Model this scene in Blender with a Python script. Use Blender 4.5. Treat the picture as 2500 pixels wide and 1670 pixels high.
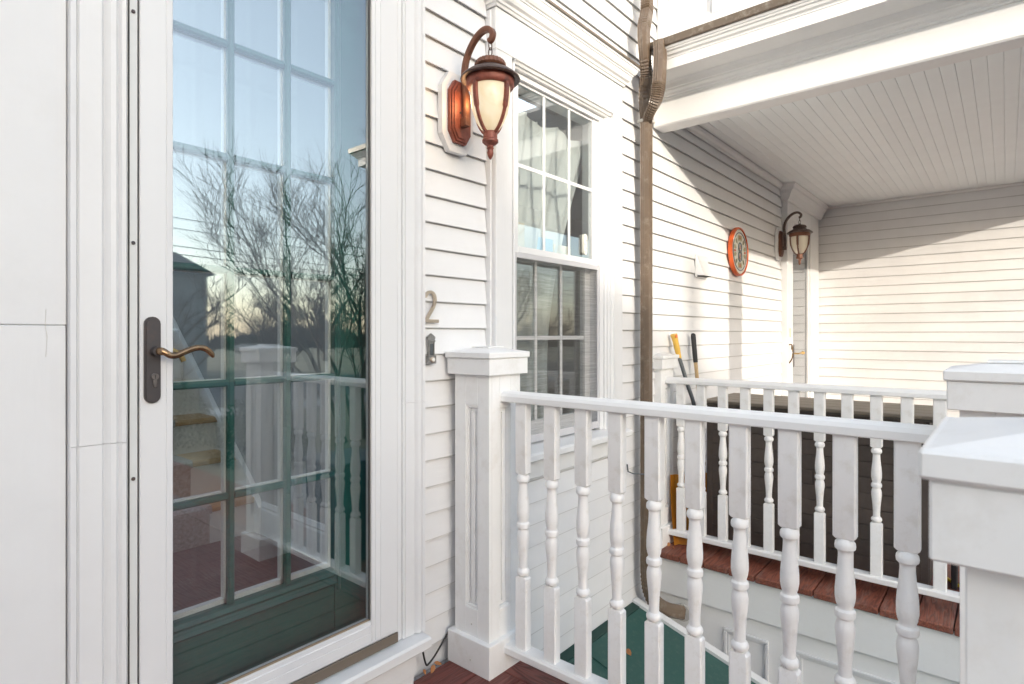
import bpy, bmesh, math, random
from mathutils import Vector, Matrix
R = math.radians
for o in list(bpy.data.objects): bpy.data.objects.remove(o)
S = bpy.context.scene
C = S.collection

# ------------------------------------------------------------------ camera
cd = bpy.data.cameras.new("camera"); cam = bpy.data.objects.new("camera", cd); C.objects.link(cam)
cam.location = (0, 0, 1.25); cam.rotation_euler = (R(90), 0, R(-49.72))
cd.sensor_width = 36; cd.lens = 20.506; cd.shift_y = -0.0076
cd.clip_start = 0.05; cd.clip_end = 900
cd.dof.use_dof = True; cd.dof.focus_distance = 2.8; cd.dof.aperture_fstop = 9
S.camera = cam
# ------------------------------------------------------------------ sky and sun
W = bpy.data.worlds.new("World"); S.world = W; W.use_nodes = True
wn, wl = W.node_tree.nodes, W.node_tree.links
wn.clear()
out = wn.new("ShaderNodeOutputWorld"); bg = wn.new("ShaderNodeBackground")
sky = wn.new("ShaderNodeTexSky"); sky.sky_type = 'NISHITA'; sky.sun_disc = False
SUN = Vector((2.62, 4.5, -1)).normalized()          # travel direction of the light
sky.sun_elevation = math.asin(-SUN.z)
sky.sun_rotation = math.atan2(-SUN.x, -SUN.y)
sky.air_density = 1.0; sky.dust_density = 1.3; sky.ozone_density = 1.0
hs = wn.new("ShaderNodeHueSaturation"); hs.inputs['Saturation'].default_value = .68
wl.new(sky.outputs[0], hs.inputs['Color']); wl.new(hs.outputs[0], bg.inputs[0]); wl.new(bg.outputs[0], out.inputs[0])
bg.inputs[1].default_value = 0.15
sd = bpy.data.lights.new("sun", 'SUN'); sun = bpy.data.objects.new("sun", sd); C.objects.link(sun)
sd.energy = 2.0; sd.angle = R(0.53); sd.color = (0.42, 0.38, 0.325)
sun.rotation_euler = SUN.to_track_quat('-Z', 'Y').to_euler()
S.view_settings.view_transform = 'Standard'; S.view_settings.look = 'None'
S.view_settings.exposure = 2.04; S.view_settings.gamma = 1.0
S.render.engine = 'CYCLES'
S.cycles.max_bounces = 10; S.cycles.transparent_max_bounces = 16
S.cycles.caustics_reflective = False; S.cycles.caustics_refractive = False

rnd = random.Random(7)
# ------------------------------------------------------------------ materials
def new_mat(name):
    m = bpy.data.materials.new(name); m.use_nodes = True
    nt = m.node_tree; b = nt.nodes["Principled BSDF"]
    return m, nt, b
def paint(name, col, rough=0.45, var=0.05, scale=6.0, bump=0.0, bscale=(60, 60, 60), metal=0.0, dirt=None, dirt_amt=0.0, dirt_scale=3.0, coat=0.0, objvar=0.0, lap_shade=0.0):
    """coloured surface with soft tonal variation, fine relief and optional stains"""
    m, nt, b = new_mat(name); N, L = nt.nodes, nt.links
    tc = N.new("ShaderNodeTexCoord")
    n1 = N.new("ShaderNodeTexNoise"); n1.inputs['Scale'].default_value = scale; n1.inputs['Detail'].default_value = 6; n1.inputs['Roughness'].default_value = .6
    L.new(tc.outputs['Object'], n1.inputs['Vector'])
    mr = N.new("ShaderNodeMapRange"); mr.inputs[1].default_value = .3; mr.inputs[2].default_value = .7
    mr.inputs[3].default_value = 1 - var; mr.inputs[4].default_value = 1 + var * .6
    L.new(n1.outputs['Fac'], mr.inputs[0])
    vm = N.new("ShaderNodeVectorMath"); vm.operation = 'SCALE'; vm.inputs[0].default_value = col[:3]
    if objvar:
        oi = N.new("ShaderNodeObjectInfo"); m2 = N.new("ShaderNodeMapRange")
        m2.inputs[3].default_value = 1 - objvar; m2.inputs[4].default_value = 1 + objvar
        L.new(oi.outputs['Random'], m2.inputs[0])
        mu = N.new("ShaderNodeMath"); mu.operation = 'MULTIPLY'
        L.new(mr.outputs[0], mu.inputs[0]); L.new(m2.outputs[0], mu.inputs[1]); L.new(mu.outputs[0], vm.inputs['Scale'])
    else:
        L.new(mr.outputs[0], vm.inputs['Scale'])
    c = vm.outputs[0]
    if dirt:
        n2 = N.new("ShaderNodeTexNoise"); n2.inputs['Scale'].default_value = dirt_scale; n2.inputs['Detail'].default_value = 9; n2.inputs['Roughness'].default_value = .72
        L.new(tc.outputs['Object'], n2.inputs['Vector'])
        r2 = N.new("ShaderNodeMapRange"); r2.inputs[1].default_value = .52; r2.inputs[2].default_value = .78; r2.inputs[3].default_value = 0; r2.inputs[4].default_value = dirt_amt
        L.new(n2.outputs['Fac'], r2.inputs[0])
        mx = N.new("ShaderNodeMix"); mx.data_type = 'RGBA'
        L.new(r2.outputs[0], mx.inputs[0]); L.new(c, mx.inputs[6]); mx.inputs[7].default_value = (*dirt, 1)
        c = mx.outputs[2]
    if lap_shade:      # crease shadow painted as dark lines along the laps between clapboards
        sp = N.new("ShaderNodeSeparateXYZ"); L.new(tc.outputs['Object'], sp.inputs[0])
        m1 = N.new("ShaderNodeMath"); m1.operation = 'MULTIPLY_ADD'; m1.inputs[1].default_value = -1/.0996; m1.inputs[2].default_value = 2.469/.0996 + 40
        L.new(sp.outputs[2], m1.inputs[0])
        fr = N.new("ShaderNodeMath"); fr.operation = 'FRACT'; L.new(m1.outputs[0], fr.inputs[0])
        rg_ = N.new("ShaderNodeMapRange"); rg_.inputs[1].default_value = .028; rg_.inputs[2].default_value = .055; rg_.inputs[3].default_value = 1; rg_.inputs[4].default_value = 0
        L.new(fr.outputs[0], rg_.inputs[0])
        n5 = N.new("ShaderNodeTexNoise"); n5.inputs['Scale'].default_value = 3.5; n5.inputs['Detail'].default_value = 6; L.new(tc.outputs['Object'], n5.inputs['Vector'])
        r5 = N.new("ShaderNodeMapRange"); r5.inputs[1].default_value = .3; r5.inputs[2].default_value = .65; r5.inputs[3].default_value = lap_shade*.55; r5.inputs[4].default_value = lap_shade; L.new(n5.outputs['Fac'], r5.inputs[0])
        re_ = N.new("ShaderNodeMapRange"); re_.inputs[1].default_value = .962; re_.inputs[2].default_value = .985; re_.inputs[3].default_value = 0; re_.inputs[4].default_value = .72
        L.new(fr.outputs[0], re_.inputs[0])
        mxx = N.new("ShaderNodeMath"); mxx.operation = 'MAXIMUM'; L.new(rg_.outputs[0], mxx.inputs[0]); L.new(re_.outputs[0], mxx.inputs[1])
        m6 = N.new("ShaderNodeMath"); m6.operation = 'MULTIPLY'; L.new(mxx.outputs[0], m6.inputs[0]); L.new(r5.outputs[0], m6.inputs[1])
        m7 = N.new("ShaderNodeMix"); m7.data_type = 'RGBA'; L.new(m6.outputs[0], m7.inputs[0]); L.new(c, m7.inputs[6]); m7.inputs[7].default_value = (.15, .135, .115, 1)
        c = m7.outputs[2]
    L.new(c, b.inputs['Base Color'])
    b.inputs['Roughness'].default_value = rough; b.inputs['Metallic'].default_value = metal
    if coat: b.inputs['Coat Weight'].default_value = coat; b.inputs['Coat Roughness'].default_value = .15
    if bump:
        mp = N.new("ShaderNodeMapping"); mp.inputs['Scale'].default_value = bscale; L.new(tc.outputs['Object'], mp.inputs['Vector'])
        n3 = N.new("ShaderNodeTexNoise"); n3.inputs['Scale'].default_value = 1.0; n3.inputs['Detail'].default_value = 5
        L.new(mp.outputs[0], n3.inputs['Vector'])
        bp = N.new("ShaderNodeBump"); bp.inputs['Strength'].default_value = bump; bp.inputs['Distance'].default_value = .002
        L.new(n3.outputs['Fac'], bp.inputs['Height']); L.new(bp.outputs[0], b.inputs['Normal'])
    return m
def glass_mat(name, refl, tint, rough=0.0, wav=0.02):
    m = bpy.data.materials.new(name); m.use_nodes = True; nt = m.node_tree; N, L = nt.nodes, nt.links; N.clear()
    o = N.new("ShaderNodeOutputMaterial"); mx = N.new("ShaderNodeMixShader"); t = N.new("ShaderNodeBsdfTransparent"); g = N.new("ShaderNodeBsdfGlossy")
    t.inputs[0].default_value = (*tint, 1); g.inputs['Roughness'].default_value = rough; g.inputs[0].default_value = (.95, .97, 1, 1)
    lw = N.new("ShaderNodeLayerWeight"); lw.inputs[0].default_value = .5
    ma = N.new("ShaderNodeMath"); ma.operation = 'MULTIPLY_ADD'; ma.inputs[1].default_value = .35; ma.inputs[2].default_value = refl; ma.use_clamp = True
    pw = N.new("ShaderNodeMath"); pw.operation = 'POWER'; pw.inputs[1].default_value = 3
    L.new(lw.outputs['Facing'], pw.inputs[0]); L.new(pw.outputs[0], ma.inputs[0]); L.new(ma.outputs[0], mx.inputs[0])
    if wav:
        tc = N.new("ShaderNodeTexCoord"); n = N.new("ShaderNodeTexNoise"); n.inputs['Scale'].default_value = 2.2; n.inputs['Detail'].default_value = 1
        L.new(tc.outputs['Object'], n.inputs['Vector'])
        bp = N.new("ShaderNodeBump"); bp.inputs['Strength'].default_value = wav; bp.inputs['Distance'].default_value = .02
        L.new(n.outputs['Fac'], bp.inputs['Height']); L.new(bp.outputs[0], g.inputs['Normal'])
    L.new(t.outputs[0], mx.inputs[1]); L.new(g.outputs[0], mx.inputs[2]); L.new(mx.outputs[0], o.inputs[0])
    return m
def deck_mat(name, c1, c2, wear, amt, axis, rough=.55):
    """planks with stretched growth-ring grain along their length (axis 0 = x, 1 = y)"""
    m, nt, b = new_mat(name); N, L = nt.nodes, nt.links
    tc = N.new("ShaderNodeTexCoord"); oi = N.new("ShaderNodeObjectInfo")
    ad = N.new("ShaderNodeVectorMath"); ad.operation = 'MULTIPLY_ADD'; ad.inputs[1].default_value = (9, 13, 5)
    cb = N.new("ShaderNodeCombineXYZ"); [L.new(oi.outputs['Random'], cb.inputs[i]) for i in range(3)]
    L.new(cb.outputs[0], ad.inputs[0]); L.new(tc.outputs['Object'], ad.inputs[2])
    mp = N.new("ShaderNodeMapping"); mp.inputs['Scale'].default_value = (2.2, 26, 26) if axis == 0 else (26, 2.2, 26)
    L.new(ad.outputs[0], mp.inputs['Vector'])
    n = N.new("ShaderNodeTexNoise"); n.inputs['Scale'].default_value = 1; n.inputs['Detail'].default_value = 3; n.inputs['Distortion'].default_value = .6
    L.new(mp.outputs[0], n.inputs['Vector'])
    ms = N.new("ShaderNodeMath"); ms.operation = 'MULTIPLY'; ms.inputs[1].default_value = 9; L.new(n.outputs['Fac'], ms.inputs[0])
    sn = N.new("ShaderNodeMath"); sn.operation = 'SINE'; s2 = N.new("ShaderNodeMath"); s2.operation = 'MULTIPLY'; s2.inputs[1].default_value = 6.28
    L.new(ms.outputs[0], s2.inputs[0]); L.new(s2.outputs[0], sn.inputs[0])
    mr = N.new("ShaderNodeMapRange"); mr.inputs[1].default_value = -1; mr.inputs[2].default_value = 1; L.new(sn.outputs[0], mr.inputs[0])
    mx = N.new("ShaderNodeMix"); mx.data_type = 'RGBA'; mx.inputs[6].default_value = (*c1, 1); mx.inputs[7].default_value = (*c2, 1); L.new(mr.outputs[0], mx.inputs[0])
    n2 = N.new("ShaderNodeTexNoise"); n2.inputs['Scale'].default_value = 9; n2.inputs['Detail'].default_value = 9; n2.inputs['Roughness'].default_value = .75
    mp2 = N.new("ShaderNodeMapping"); mp2.inputs['Scale'].default_value = (.5, 2.2, 1) if axis == 0 else (2.2, .5, 1)
    L.new(ad.outputs[0], mp2.inputs['Vector']); L.new(mp2.outputs[0], n2.inputs['Vector'])
    r2 = N.new("ShaderNodeMapRange"); r2.inputs[1].default_value = .5; r2.inputs[2].default_value = .72; r2.inputs[4].default_value = amt; L.new(n2.outputs['Fac'], r2.inputs[0])
    m2 = N.new("ShaderNodeMix"); m2.data_type = 'RGBA'; L.new(r2.outputs[0], m2.inputs[0]); L.new(mx.outputs[2], m2.inputs[6]); m2.inputs[7].default_value = (*wear, 1)
    L.new(m2.outputs[2], b.inputs['Base Color']); b.inputs['Roughness'].default_value = rough
    bp = N.new("ShaderNodeBump"); bp.inputs['Strength'].default_value = .6; bp.inputs['Distance'].default_value = .0015
    L.new(mr.outputs[0], bp.inputs['Height']); L.new(bp.outputs[0], b.inputs['Normal'])
    return m
GR = (40, 40, 6)      # vertical grain
GX = (6, 40, 40)      # grain along x
GY = (40, 6, 40)
M = {}
M['siding'] = paint("siding_paint", (.755, .76, .77), .5, .035, 4, .35, (5, 60, 60), dirt=(.62, .60, .56), dirt_amt=.22, dirt_scale=5, objvar=.02, lap_shade=.62)
M['siding_y'] = paint("siding_paint_side", (.82, .82, .82), .5, .035, 4, .35, (60, 5, 60), dirt=(.62, .60, .56), dirt_amt=.2, dirt_scale=5, objvar=.02, lap_shade=.5)
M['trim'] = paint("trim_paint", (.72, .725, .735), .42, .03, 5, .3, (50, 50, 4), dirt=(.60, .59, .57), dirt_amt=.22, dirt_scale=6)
M['newel'] = paint("newel_paint", (.86, .86, .855), .42, .03, 5, .5, (60, 60, 5), dirt=(.62, .58, .52), dirt_amt=.42, dirt_scale=11)
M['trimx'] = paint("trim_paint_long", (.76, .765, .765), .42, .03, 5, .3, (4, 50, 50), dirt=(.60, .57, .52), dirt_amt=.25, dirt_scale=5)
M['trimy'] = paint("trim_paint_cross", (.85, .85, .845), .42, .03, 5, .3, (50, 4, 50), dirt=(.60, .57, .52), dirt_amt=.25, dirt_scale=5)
M['vinyl'] = paint("door_enamel", (.72, .725, .735), .3, .015, 4)
M['baluster'] = paint("baluster_paint", (.87, .865, .86), .42, .035, 9, .8, (70, 70, 7), dirt=(.60, .56, .48), dirt_amt=.5, dirt_scale=22)
M['ceil'] = paint("ceiling_paint", (.89, .93, .94), .5, .03, 3, .2, (4, 50, 50), objvar=.015)
M['gutter'] = paint("gutter_brown", (.12, .088, .060), .33, .12, 9, .1, (30, 30, 30), dirt=(.5, .46, .40), dirt_amt=.5, dirt_scale=26, coat=.4)
M['spout'] = paint("downspout_brown", (.135, .095, .064), .42, .16, 7, .15, (20, 20, 20), dirt=(.50, .46, .40), dirt_amt=.3, dirt_scale=24, coat=.2)
M['caulk'] = paint("old_caulk", (.62, .60, .56), .7, .2, 30, .8, (80, 80, 80))
M['copper'] = paint("aged_copper", (.26, .075, .05), .48, .25, 30, .6, (120, 120, 120), metal=.15, dirt=(.035, .04, .042), dirt_amt=.95, dirt_scale=24)
M['copper2'] = paint("aged_bronze", (.20, .085, .05), .5, .3, 30, .5, (120, 120, 120), metal=.2, dirt=(.05, .04, .032), dirt_amt=.8, dirt_scale=20)
M['patina'] = paint("dark_patina", (.10, .065, .055), .45, .35, 40, .6, (150, 150, 150), metal=.3, dirt=(.30, .29, .28), dirt_amt=.6, dirt_scale=60)
M['bronze'] = paint("oil_rubbed_bronze", (.07, .062, .064), .42, .2, 14, .1, (60, 60, 60), metal=.35, dirt=(.16, .07, .035), dirt_amt=.4, dirt_scale=14)
M['bronzepol'] = paint("worn_bronze_lever", (.30, .19, .11), .22, .35, 22, metal=.9, dirt=(.06, .05, .045), dirt_amt=.85, dirt_scale=26)
M['brass'] = paint("brass", (.60, .42, .18), .3, .1, 20, metal=.9)
M['nickel'] = paint("brushed_nickel", (.60, .50, .40), .36, .08, 40, .15, (200, 200, 200), metal=.8)
M['pewter'] = paint("aged_pewter", (.36, .35, .34), .33, .35, 60, .5, (200, 200, 200), metal=.8, dirt=(.05, .05, .05), dirt_amt=.8, dirt_scale=70)
M['dark'] = paint("dark_gap", (.03, .03, .028), .7, .1, 10)
M['sweep'] = paint("door_sweep_brown", (.155, .125, .095), .45, .05, 10)
M['green'] = paint("green_door_paint", (.016, .095, .080), .38, .12, 12, .35, (60, 60, 5), dirt=(.06, .17, .14), dirt_amt=.4, dirt_scale=18)
M['greenx'] = paint("green_door_paint_flat", (.014, .095, .080), .4, .12, 12, .4, (5, 60, 60), dirt=(.05, .15, .125), dirt_amt=.35, dirt_scale=18)
M['bulk'] = paint("bulkhead_green", (.034, .105, .088), .42, .06, 5, .1, (40, 40, 40), dirt=(.12, .19, .16), dirt_amt=.55, dirt_scale=38)
M['bulkdark'] = paint("bulkhead_hinge_green", (.02, .06, .05), .5, .1, 20)
M['deck'] = deck_mat("red_deck_boards", (.20, .060, .048), (.13, .038, .031), (.30, .19, .17), .22, 0)
M['decky'] = deck_mat("red_deck_border", (.21, .066, .054), (.10, .030, .025), (.30, .19, .17), .18, 1)
M['deckfar'] = deck_mat("worn_red_deck_boards", (.27, .085, .050), (.15, .046, .030), (.27, .23, .20), .5, 0, .62)
M['box'] = paint("box_resin_brown", (.115, .090, .076), .55, .15, 20, .6, (30, 30, 120), objvar=.12)
M['lid'] = paint("box_lid_tan", (.24, .20, .155), .55, .08, 4, .3, (60, 8, 60))
M['yellow'] = paint("yellow_plastic", (.72, .44, .08), .4, .06, 10)
M['orange'] = paint("orange_plastic", (.80, .17, .04), .4, .05, 10)
M['amber'] = paint("amber_shovel_blade", (.62, .27, .03), .35, .1, 8)
M['steel'] = paint("grey_shaft", (.10, .11, .12), .38, .1, 12, metal=.3)
M['rubber'] = paint("black_rubber", (.028, .028, .03), .6, .1, 20)
M['oak'] = paint("oak_wood", (.50, .29, .12), .4, .18, 12, .2, (6, 60, 60))
M['ash'] = paint("ash_handle", (.52, .36, .19), .45, .12, 10, .1, (50, 50, 5))
M['runner'] = paint("woven_runner", (.42, .39, .36), .9, .35, 70, 1.0, (180, 180, 180), dirt=(.22, .17, .16), dirt_amt=.5, dirt_scale=45)
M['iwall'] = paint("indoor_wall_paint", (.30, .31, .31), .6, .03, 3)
M['iwhite'] = paint("indoor_white_trim", (.80, .80, .79), .4, .03, 4)
M['ifloor'] = deck_mat("indoor_red_tile_floor", (.11, .06, .055), (.075, .042, .04), (.2, .15, .14), .2, 1, .35)
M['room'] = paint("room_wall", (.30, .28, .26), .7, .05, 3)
M['curtain'] = paint("curtain_cloth", (.56, .59, .59), .8, .05, 6, .4, (90, 90, 90))
M['card'] = paint("cardboard_white", (.74, .68, .56), .7, .05, 8)
M['cardblue'] = paint("box_light_blue", (.35, .55, .72), .6, .05, 8)
M['rim'] = paint("orange_clay_rim", (.70, .12, .025), .4, .12, 12, .3, (40, 40, 40), dirt=(.80, .30, .12), dirt_amt=.5, dirt_scale=9)
M['face'] = paint("cream_glaze", (.76, .74, .66), .35, .04, 10)
M['olive'] = paint("olive_glaze", (.50, .44, .24), .4, .15, 30)
M['ring'] = paint("slate_glaze", (.20, .25, .28), .4, .15, 40)
M['redgl'] = paint("red_glaze", (.55, .14, .07), .4, .15, 40)
M['leaf'] = paint("dead_leaf", (.48, .20, .07), .7, .3, 40)
M['soil'] = paint("ground_winter_grass", (.24, .22, .15), .95, .4, .9, .8, (12, 12, 12), dirt=(.12, .075, .05), dirt_amt=.8, dirt_scale=.6)
M['asph'] = paint("asphalt", (.055, .055, .057), .9, .15, 1.5, .4, (30, 30, 30))
M['conc'] = paint("concrete", (.42, .41, .39), .9, .1, 2, .4, (30, 30, 30), dirt=(.2, .19, .17), dirt_amt=.4)
M['brick'] = paint("brick_path", (.24, .085, .055), .9, .25, 14, .5, (30, 30, 30))
M['bark'] = paint("bark", (.075, .055, .042), .9, .3, 12)
M['twig'] = paint("reddish_twigs", (.085, .042, .026), .85, .4, 5, dirt=(.17, .07, .03), dirt_amt=.6, dirt_scale=2)
M['wire'] = paint("black_wire", (.02, .02, .02), .6, .05, 5)
M['nwall'] = paint("neighbour_grey_shingle", (.19, .185, .175), .8, .12, 3)
M['nroof'] = paint("neighbour_roof", (.09, .085, .08), .9, .1, 3)
M['nglass'] = paint("neighbour_window_glass", (.05, .07, .09), .08, .1, 1)
M['bin'] = paint("navy_bin", (.012, .035, .065), .35, .05, 5)
M['yew'] = paint("evergreen_leaf", (.03, .055, .022), .8, .4, 8)
M['glass_storm'] = glass_mat("storm_glass", .14, (.97, .985, .98), 0, .012)
M['glass_in'] = glass_mat("entry_pane_glass", .09, (.98, .99, .98), 0, .012)
M['glass_win'] = glass_mat("window_glass", .15, (.95, .97, .965), 0, .04)
M['glass_far'] = glass_mat("far_door_glass", .45, (.35, .37, .36), 0, .02)
def screen_mat():
    m = bpy.data.materials.new("insect_screen"); m.use_nodes = True; nt = m.node_tree; N, L = nt.nodes, nt.links; N.clear()
    o = N.new("ShaderNodeOutputMaterial"); mx = N.new("ShaderNodeMixShader"); t = N.new("ShaderNodeBsdfTransparent"); d = N.new("ShaderNodeBsdfDiffuse")
    d.inputs[0].default_value = (.20, .195, .18, 1); tc = N.new("ShaderNodeTexCoord")
    n = N.new("ShaderNodeTexNoise"); n.inputs['Scale'].default_value = 1; n.inputs['Detail'].default_value = 3
    mp = N.new("ShaderNodeMapping"); mp.inputs['Scale'].default_value = (7, 1, 260); L.new(tc.outputs['Object'], mp.inputs['Vector']); L.new(mp.outputs[0], n.inputs['Vector'])
    r = N.new("ShaderNodeMapRange"); r.inputs[1].default_value = .3; r.inputs[2].default_value = .7; r.inputs[3].default_value = .10; r.inputs[4].default_value = .22
    L.new(n.outputs['Fac'], r.inputs[0]); L.new(r.outputs[0], mx.inputs[0]); L.new(t.outputs[0], mx.inputs[1]); L.new(d.outputs[0], mx.inputs[2]); L.new(mx.outputs[0], o.inputs[0])
    return m
M['screen'] = screen_mat()
def lampglass(name, strength):
    m, nt, b = new_mat(name); N, L = nt.nodes, nt.links
    tc = N.new("ShaderNodeTexCoord"); n = N.new("ShaderNodeTexNoise"); n.inputs['Scale'].default_value = 14; n.inputs['Detail'].default_value = 6; n.inputs['Distortion'].default_value = 1.2
    L.new(tc.outputs['Object'], n.inputs['Vector'])
    cr = N.new("ShaderNodeValToRGB"); cr.color_ramp.elements[0].position = .3; cr.color_ramp.elements[0].color = (.86, .62, .33, 1)
    cr.color_ramp.elements[1].position = .65; cr.color_ramp.elements[1].color = (1, .86, .62, 1)
    L.new(n.outputs['Fac'], cr.inputs[0])
    b.inputs['Roughness'].default_value = .25; b.inputs['Base Color'].default_value = (.74, .68, .56, 1)
    if strength:
        L.new(cr.outputs[0], b.inputs['Emission Color']); b.inputs['Emission Strength'].default_value = strength
        b.inputs['Base Color'].default_value = (.35, .3, .22, 1)
    return m
M['lampon'] = lampglass("lit_alabaster_glass", .17)
M['lampoff'] = lampglass("frosted_lamp_glass", 0)

# ------------------------------------------------------------------ mesh helpers
class B:
    def __init__(s): s.bm = bmesh.new()
    def box(s, x0, x1, y0, y1, z0, z1, bev=0.0):
        v = [s.bm.verts.new(p) for p in ((x0,y0,z0),(x1,y0,z0),(x1,y1,z0),(x0,y1,z0),(x0,y0,z1),(x1,y0,z1),(x1,y1,z1),(x0,y1,z1))]
        fs = [s.bm.faces.new([v[i] for i in f]) for f in ((3,2,1,0),(4,5,6,7),(0,1,5,4),(1,2,6,5),(2,3,7,6),(3,0,4,7))]
        if bev:
            es = list({e for f in fs for e in f.edges})
            bmesh.ops.bevel(s.bm, geom=es, offset=bev, segments=1, affect='EDGES', clamp_overlap=True)
        return s
    def prism(s, prof, axis, a, b):
        """extrude a 2D polygon: axis 'x' prof=(y,z); 'y' prof=(x,z); 'z' prof=(x,y)"""
        def P(p, t): return {'x': (t, p[0], p[1]), 'y': (p[0], t, p[1]), 'z': (p[0], p[1], t)}[axis]
        va = [s.bm.verts.new(P(p, a)) for p in prof]; vb = [s.bm.verts.new(P(p, b)) for p in prof]; n = len(prof)
        s.bm.faces.new(va); s.bm.faces.new(vb[::-1])
        for i in range(n): s.bm.faces.new((va[i], va[(i+1) % n], vb[(i+1) % n], vb[i]))
        return s
    def miter(s, prof, p0, p1, out0, out1, dirv):
        """profile (offset, z) run from p0 to p1; at the ends the offset also moves along dirv by out*offset"""
        d = Vector(dirv); a = []; b = []
        n2 = Vector((d.y, -d.x, 0))
        for o, z in prof:
            a.append(s.bm.verts.new(Vector(p0) + n2*o - d*(o*out0) + Vector((0,0,z))))
            b.append(s.bm.verts.new(Vector(p1) + n2*o + d*(o*out1) + Vector((0,0,z))))
        n = len(prof); s.bm.faces.new(a); s.bm.faces.new(b[::-1])
        for i in range(n): s.bm.faces.new((a[i], a[(i+1) % n], b[(i+1) % n], b[i]))
        return s
    def lathe(s, prof, c=(0,0,0), seg=24, axis='z', flute=None):
        rings = []
        for (r, h) in prof:
            ring = []
            for k in range(seg):
                t = 2*math.pi*k/seg; rr = r
                if flute and flute[0] <= h <= flute[1]: rr = r * (1 + flute[2]*(1 if k % 2 else -1))
                x, y = rr*math.cos(t), rr*math.sin(t)
                p = (c[0]+x, c[1]+y, c[2]+h) if axis == 'z' else (c[0]+x, c[1]+h, c[2]+y) if axis == 'y' else (c[0]+h, c[1]+x, c[2]+y)
                ring.append(s.bm.verts.new(p))
            rings.append(ring)
        for a, b in zip(rings, rings[1:]):
            for k in range(seg): s.bm.faces.new((a[k], a[(k+1) % seg], b[(k+1) % seg], b[k]))
        s.bm.faces.new(rings[0]); s.bm.faces.new(rings[-1][::-1])
        return s
    def sweep(s, pts, sec, ref=(0,0,1), scale=None, closed=False):
        P = [Vector(p) for p in pts]; rings = []; n = len(P); ref = Vector(ref)
        for i, p in enumerate(P):
            if closed: t = (P[(i+1) % n] - P[i-1]).normalized()
            else: t = (P[min(i+1, n-1)] - P[max(i-1, 0)]).normalized()
            a = t.cross(ref)
            if a.length < 1e-4: a = t.cross(Vector((1, .3, 0)))
            a.normalize(); b = a.cross(t).normalized(); k = scale[i] if scale else 1
            rings.append([s.bm.verts.new(p + a*(u*k) + b*(v*k)) for u, v in sec])
        m = len(sec)
        rr = list(zip(rings, rings[1:])) + ([(rings[-1], rings[0])] if closed else [])
        for A, Bq in rr:
            for k in range(m): s.bm.faces.new((A[k], A[(k+1) % m], Bq[(k+1) % m], Bq[k]))
        if not closed: s.bm.faces.new(rings[0][::-1]); s.bm.faces.new(rings[-1])
        return s
    def tube(s, pts, r, seg=8, scale=None, closed=False, ref=(0,0,1)):
        return s.sweep(pts, [(r*math.cos(2*math.pi*k/seg), r*math.sin(2*math.pi*k/seg)) for k in range(seg)], ref, scale, closed)
    def done(s, name, mat, parent=None, smooth=False, label=None, cat=None, kind=None, group=None):
        bmesh.ops.recalc_face_normals(s.bm, faces=s.bm.faces)
        me = bpy.data.meshes.new(name); s.bm.to_mesh(me); s.bm.free(); me.materials.append(mat)
        if smooth:
            me.polygons.foreach_set('use_smooth', [True]*len(me.polygons))
            try: me.set_sharp_from_angle(angle=R(38))
            except Exception: pass
        return link(name, me, parent, label, cat, kind, group)
def link(name, me, parent=None, label=None, cat=None, kind=None, group=None):
    o = bpy.data.objects.new(name, me); C.objects.link(o)
    if parent: o.parent = parent
    tag(o, label, cat, kind, group); return o
def tag(o, label=None, cat=None, kind=None, group=None):
    if label: o['label'] = label
    if cat: o['category'] = cat
    if kind: o['kind'] = kind
    if group: o['group'] = group
    return o
def thing(name, label, cat, loc=(0,0,0), group=None, kind=None):
    o = bpy.data.objects.new(name, None); C.objects.link(o); o.location = loc; o.empty_display_size = .1
    return tag(o, label, cat, kind, group)
def copy_tree(src, loc, label, group=None):
    kids = list(src.children)
    r = src.copy(); C.objects.link(r); r.location = loc; r['label'] = label
    for k in kids:
        c = k.copy(); C.objects.link(c); c.parent = r
        for g in k.children:
            d = g.copy(); C.objects.link(d); d.parent = c
    return r
def spline(pts, n=6):
    P = [Vector(p) for p in pts]; out = []
    for i in range(len(P)-1):
        a = P[max(i-1, 0)]; b = P[i]; c = P[i+1]; d = P[min(i+2, len(P)-1)]
        for k in range(n):
            t = k/n; out.append(.5*((2*b) + (c-a)*t + (2*a-5*b+4*c-d)*t*t + (3*b-a-3*c+d)*t**3))
    out.append(P[-1]); return out

YW = 1.65; Z0 = 2.469; DZ = .0996
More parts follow.
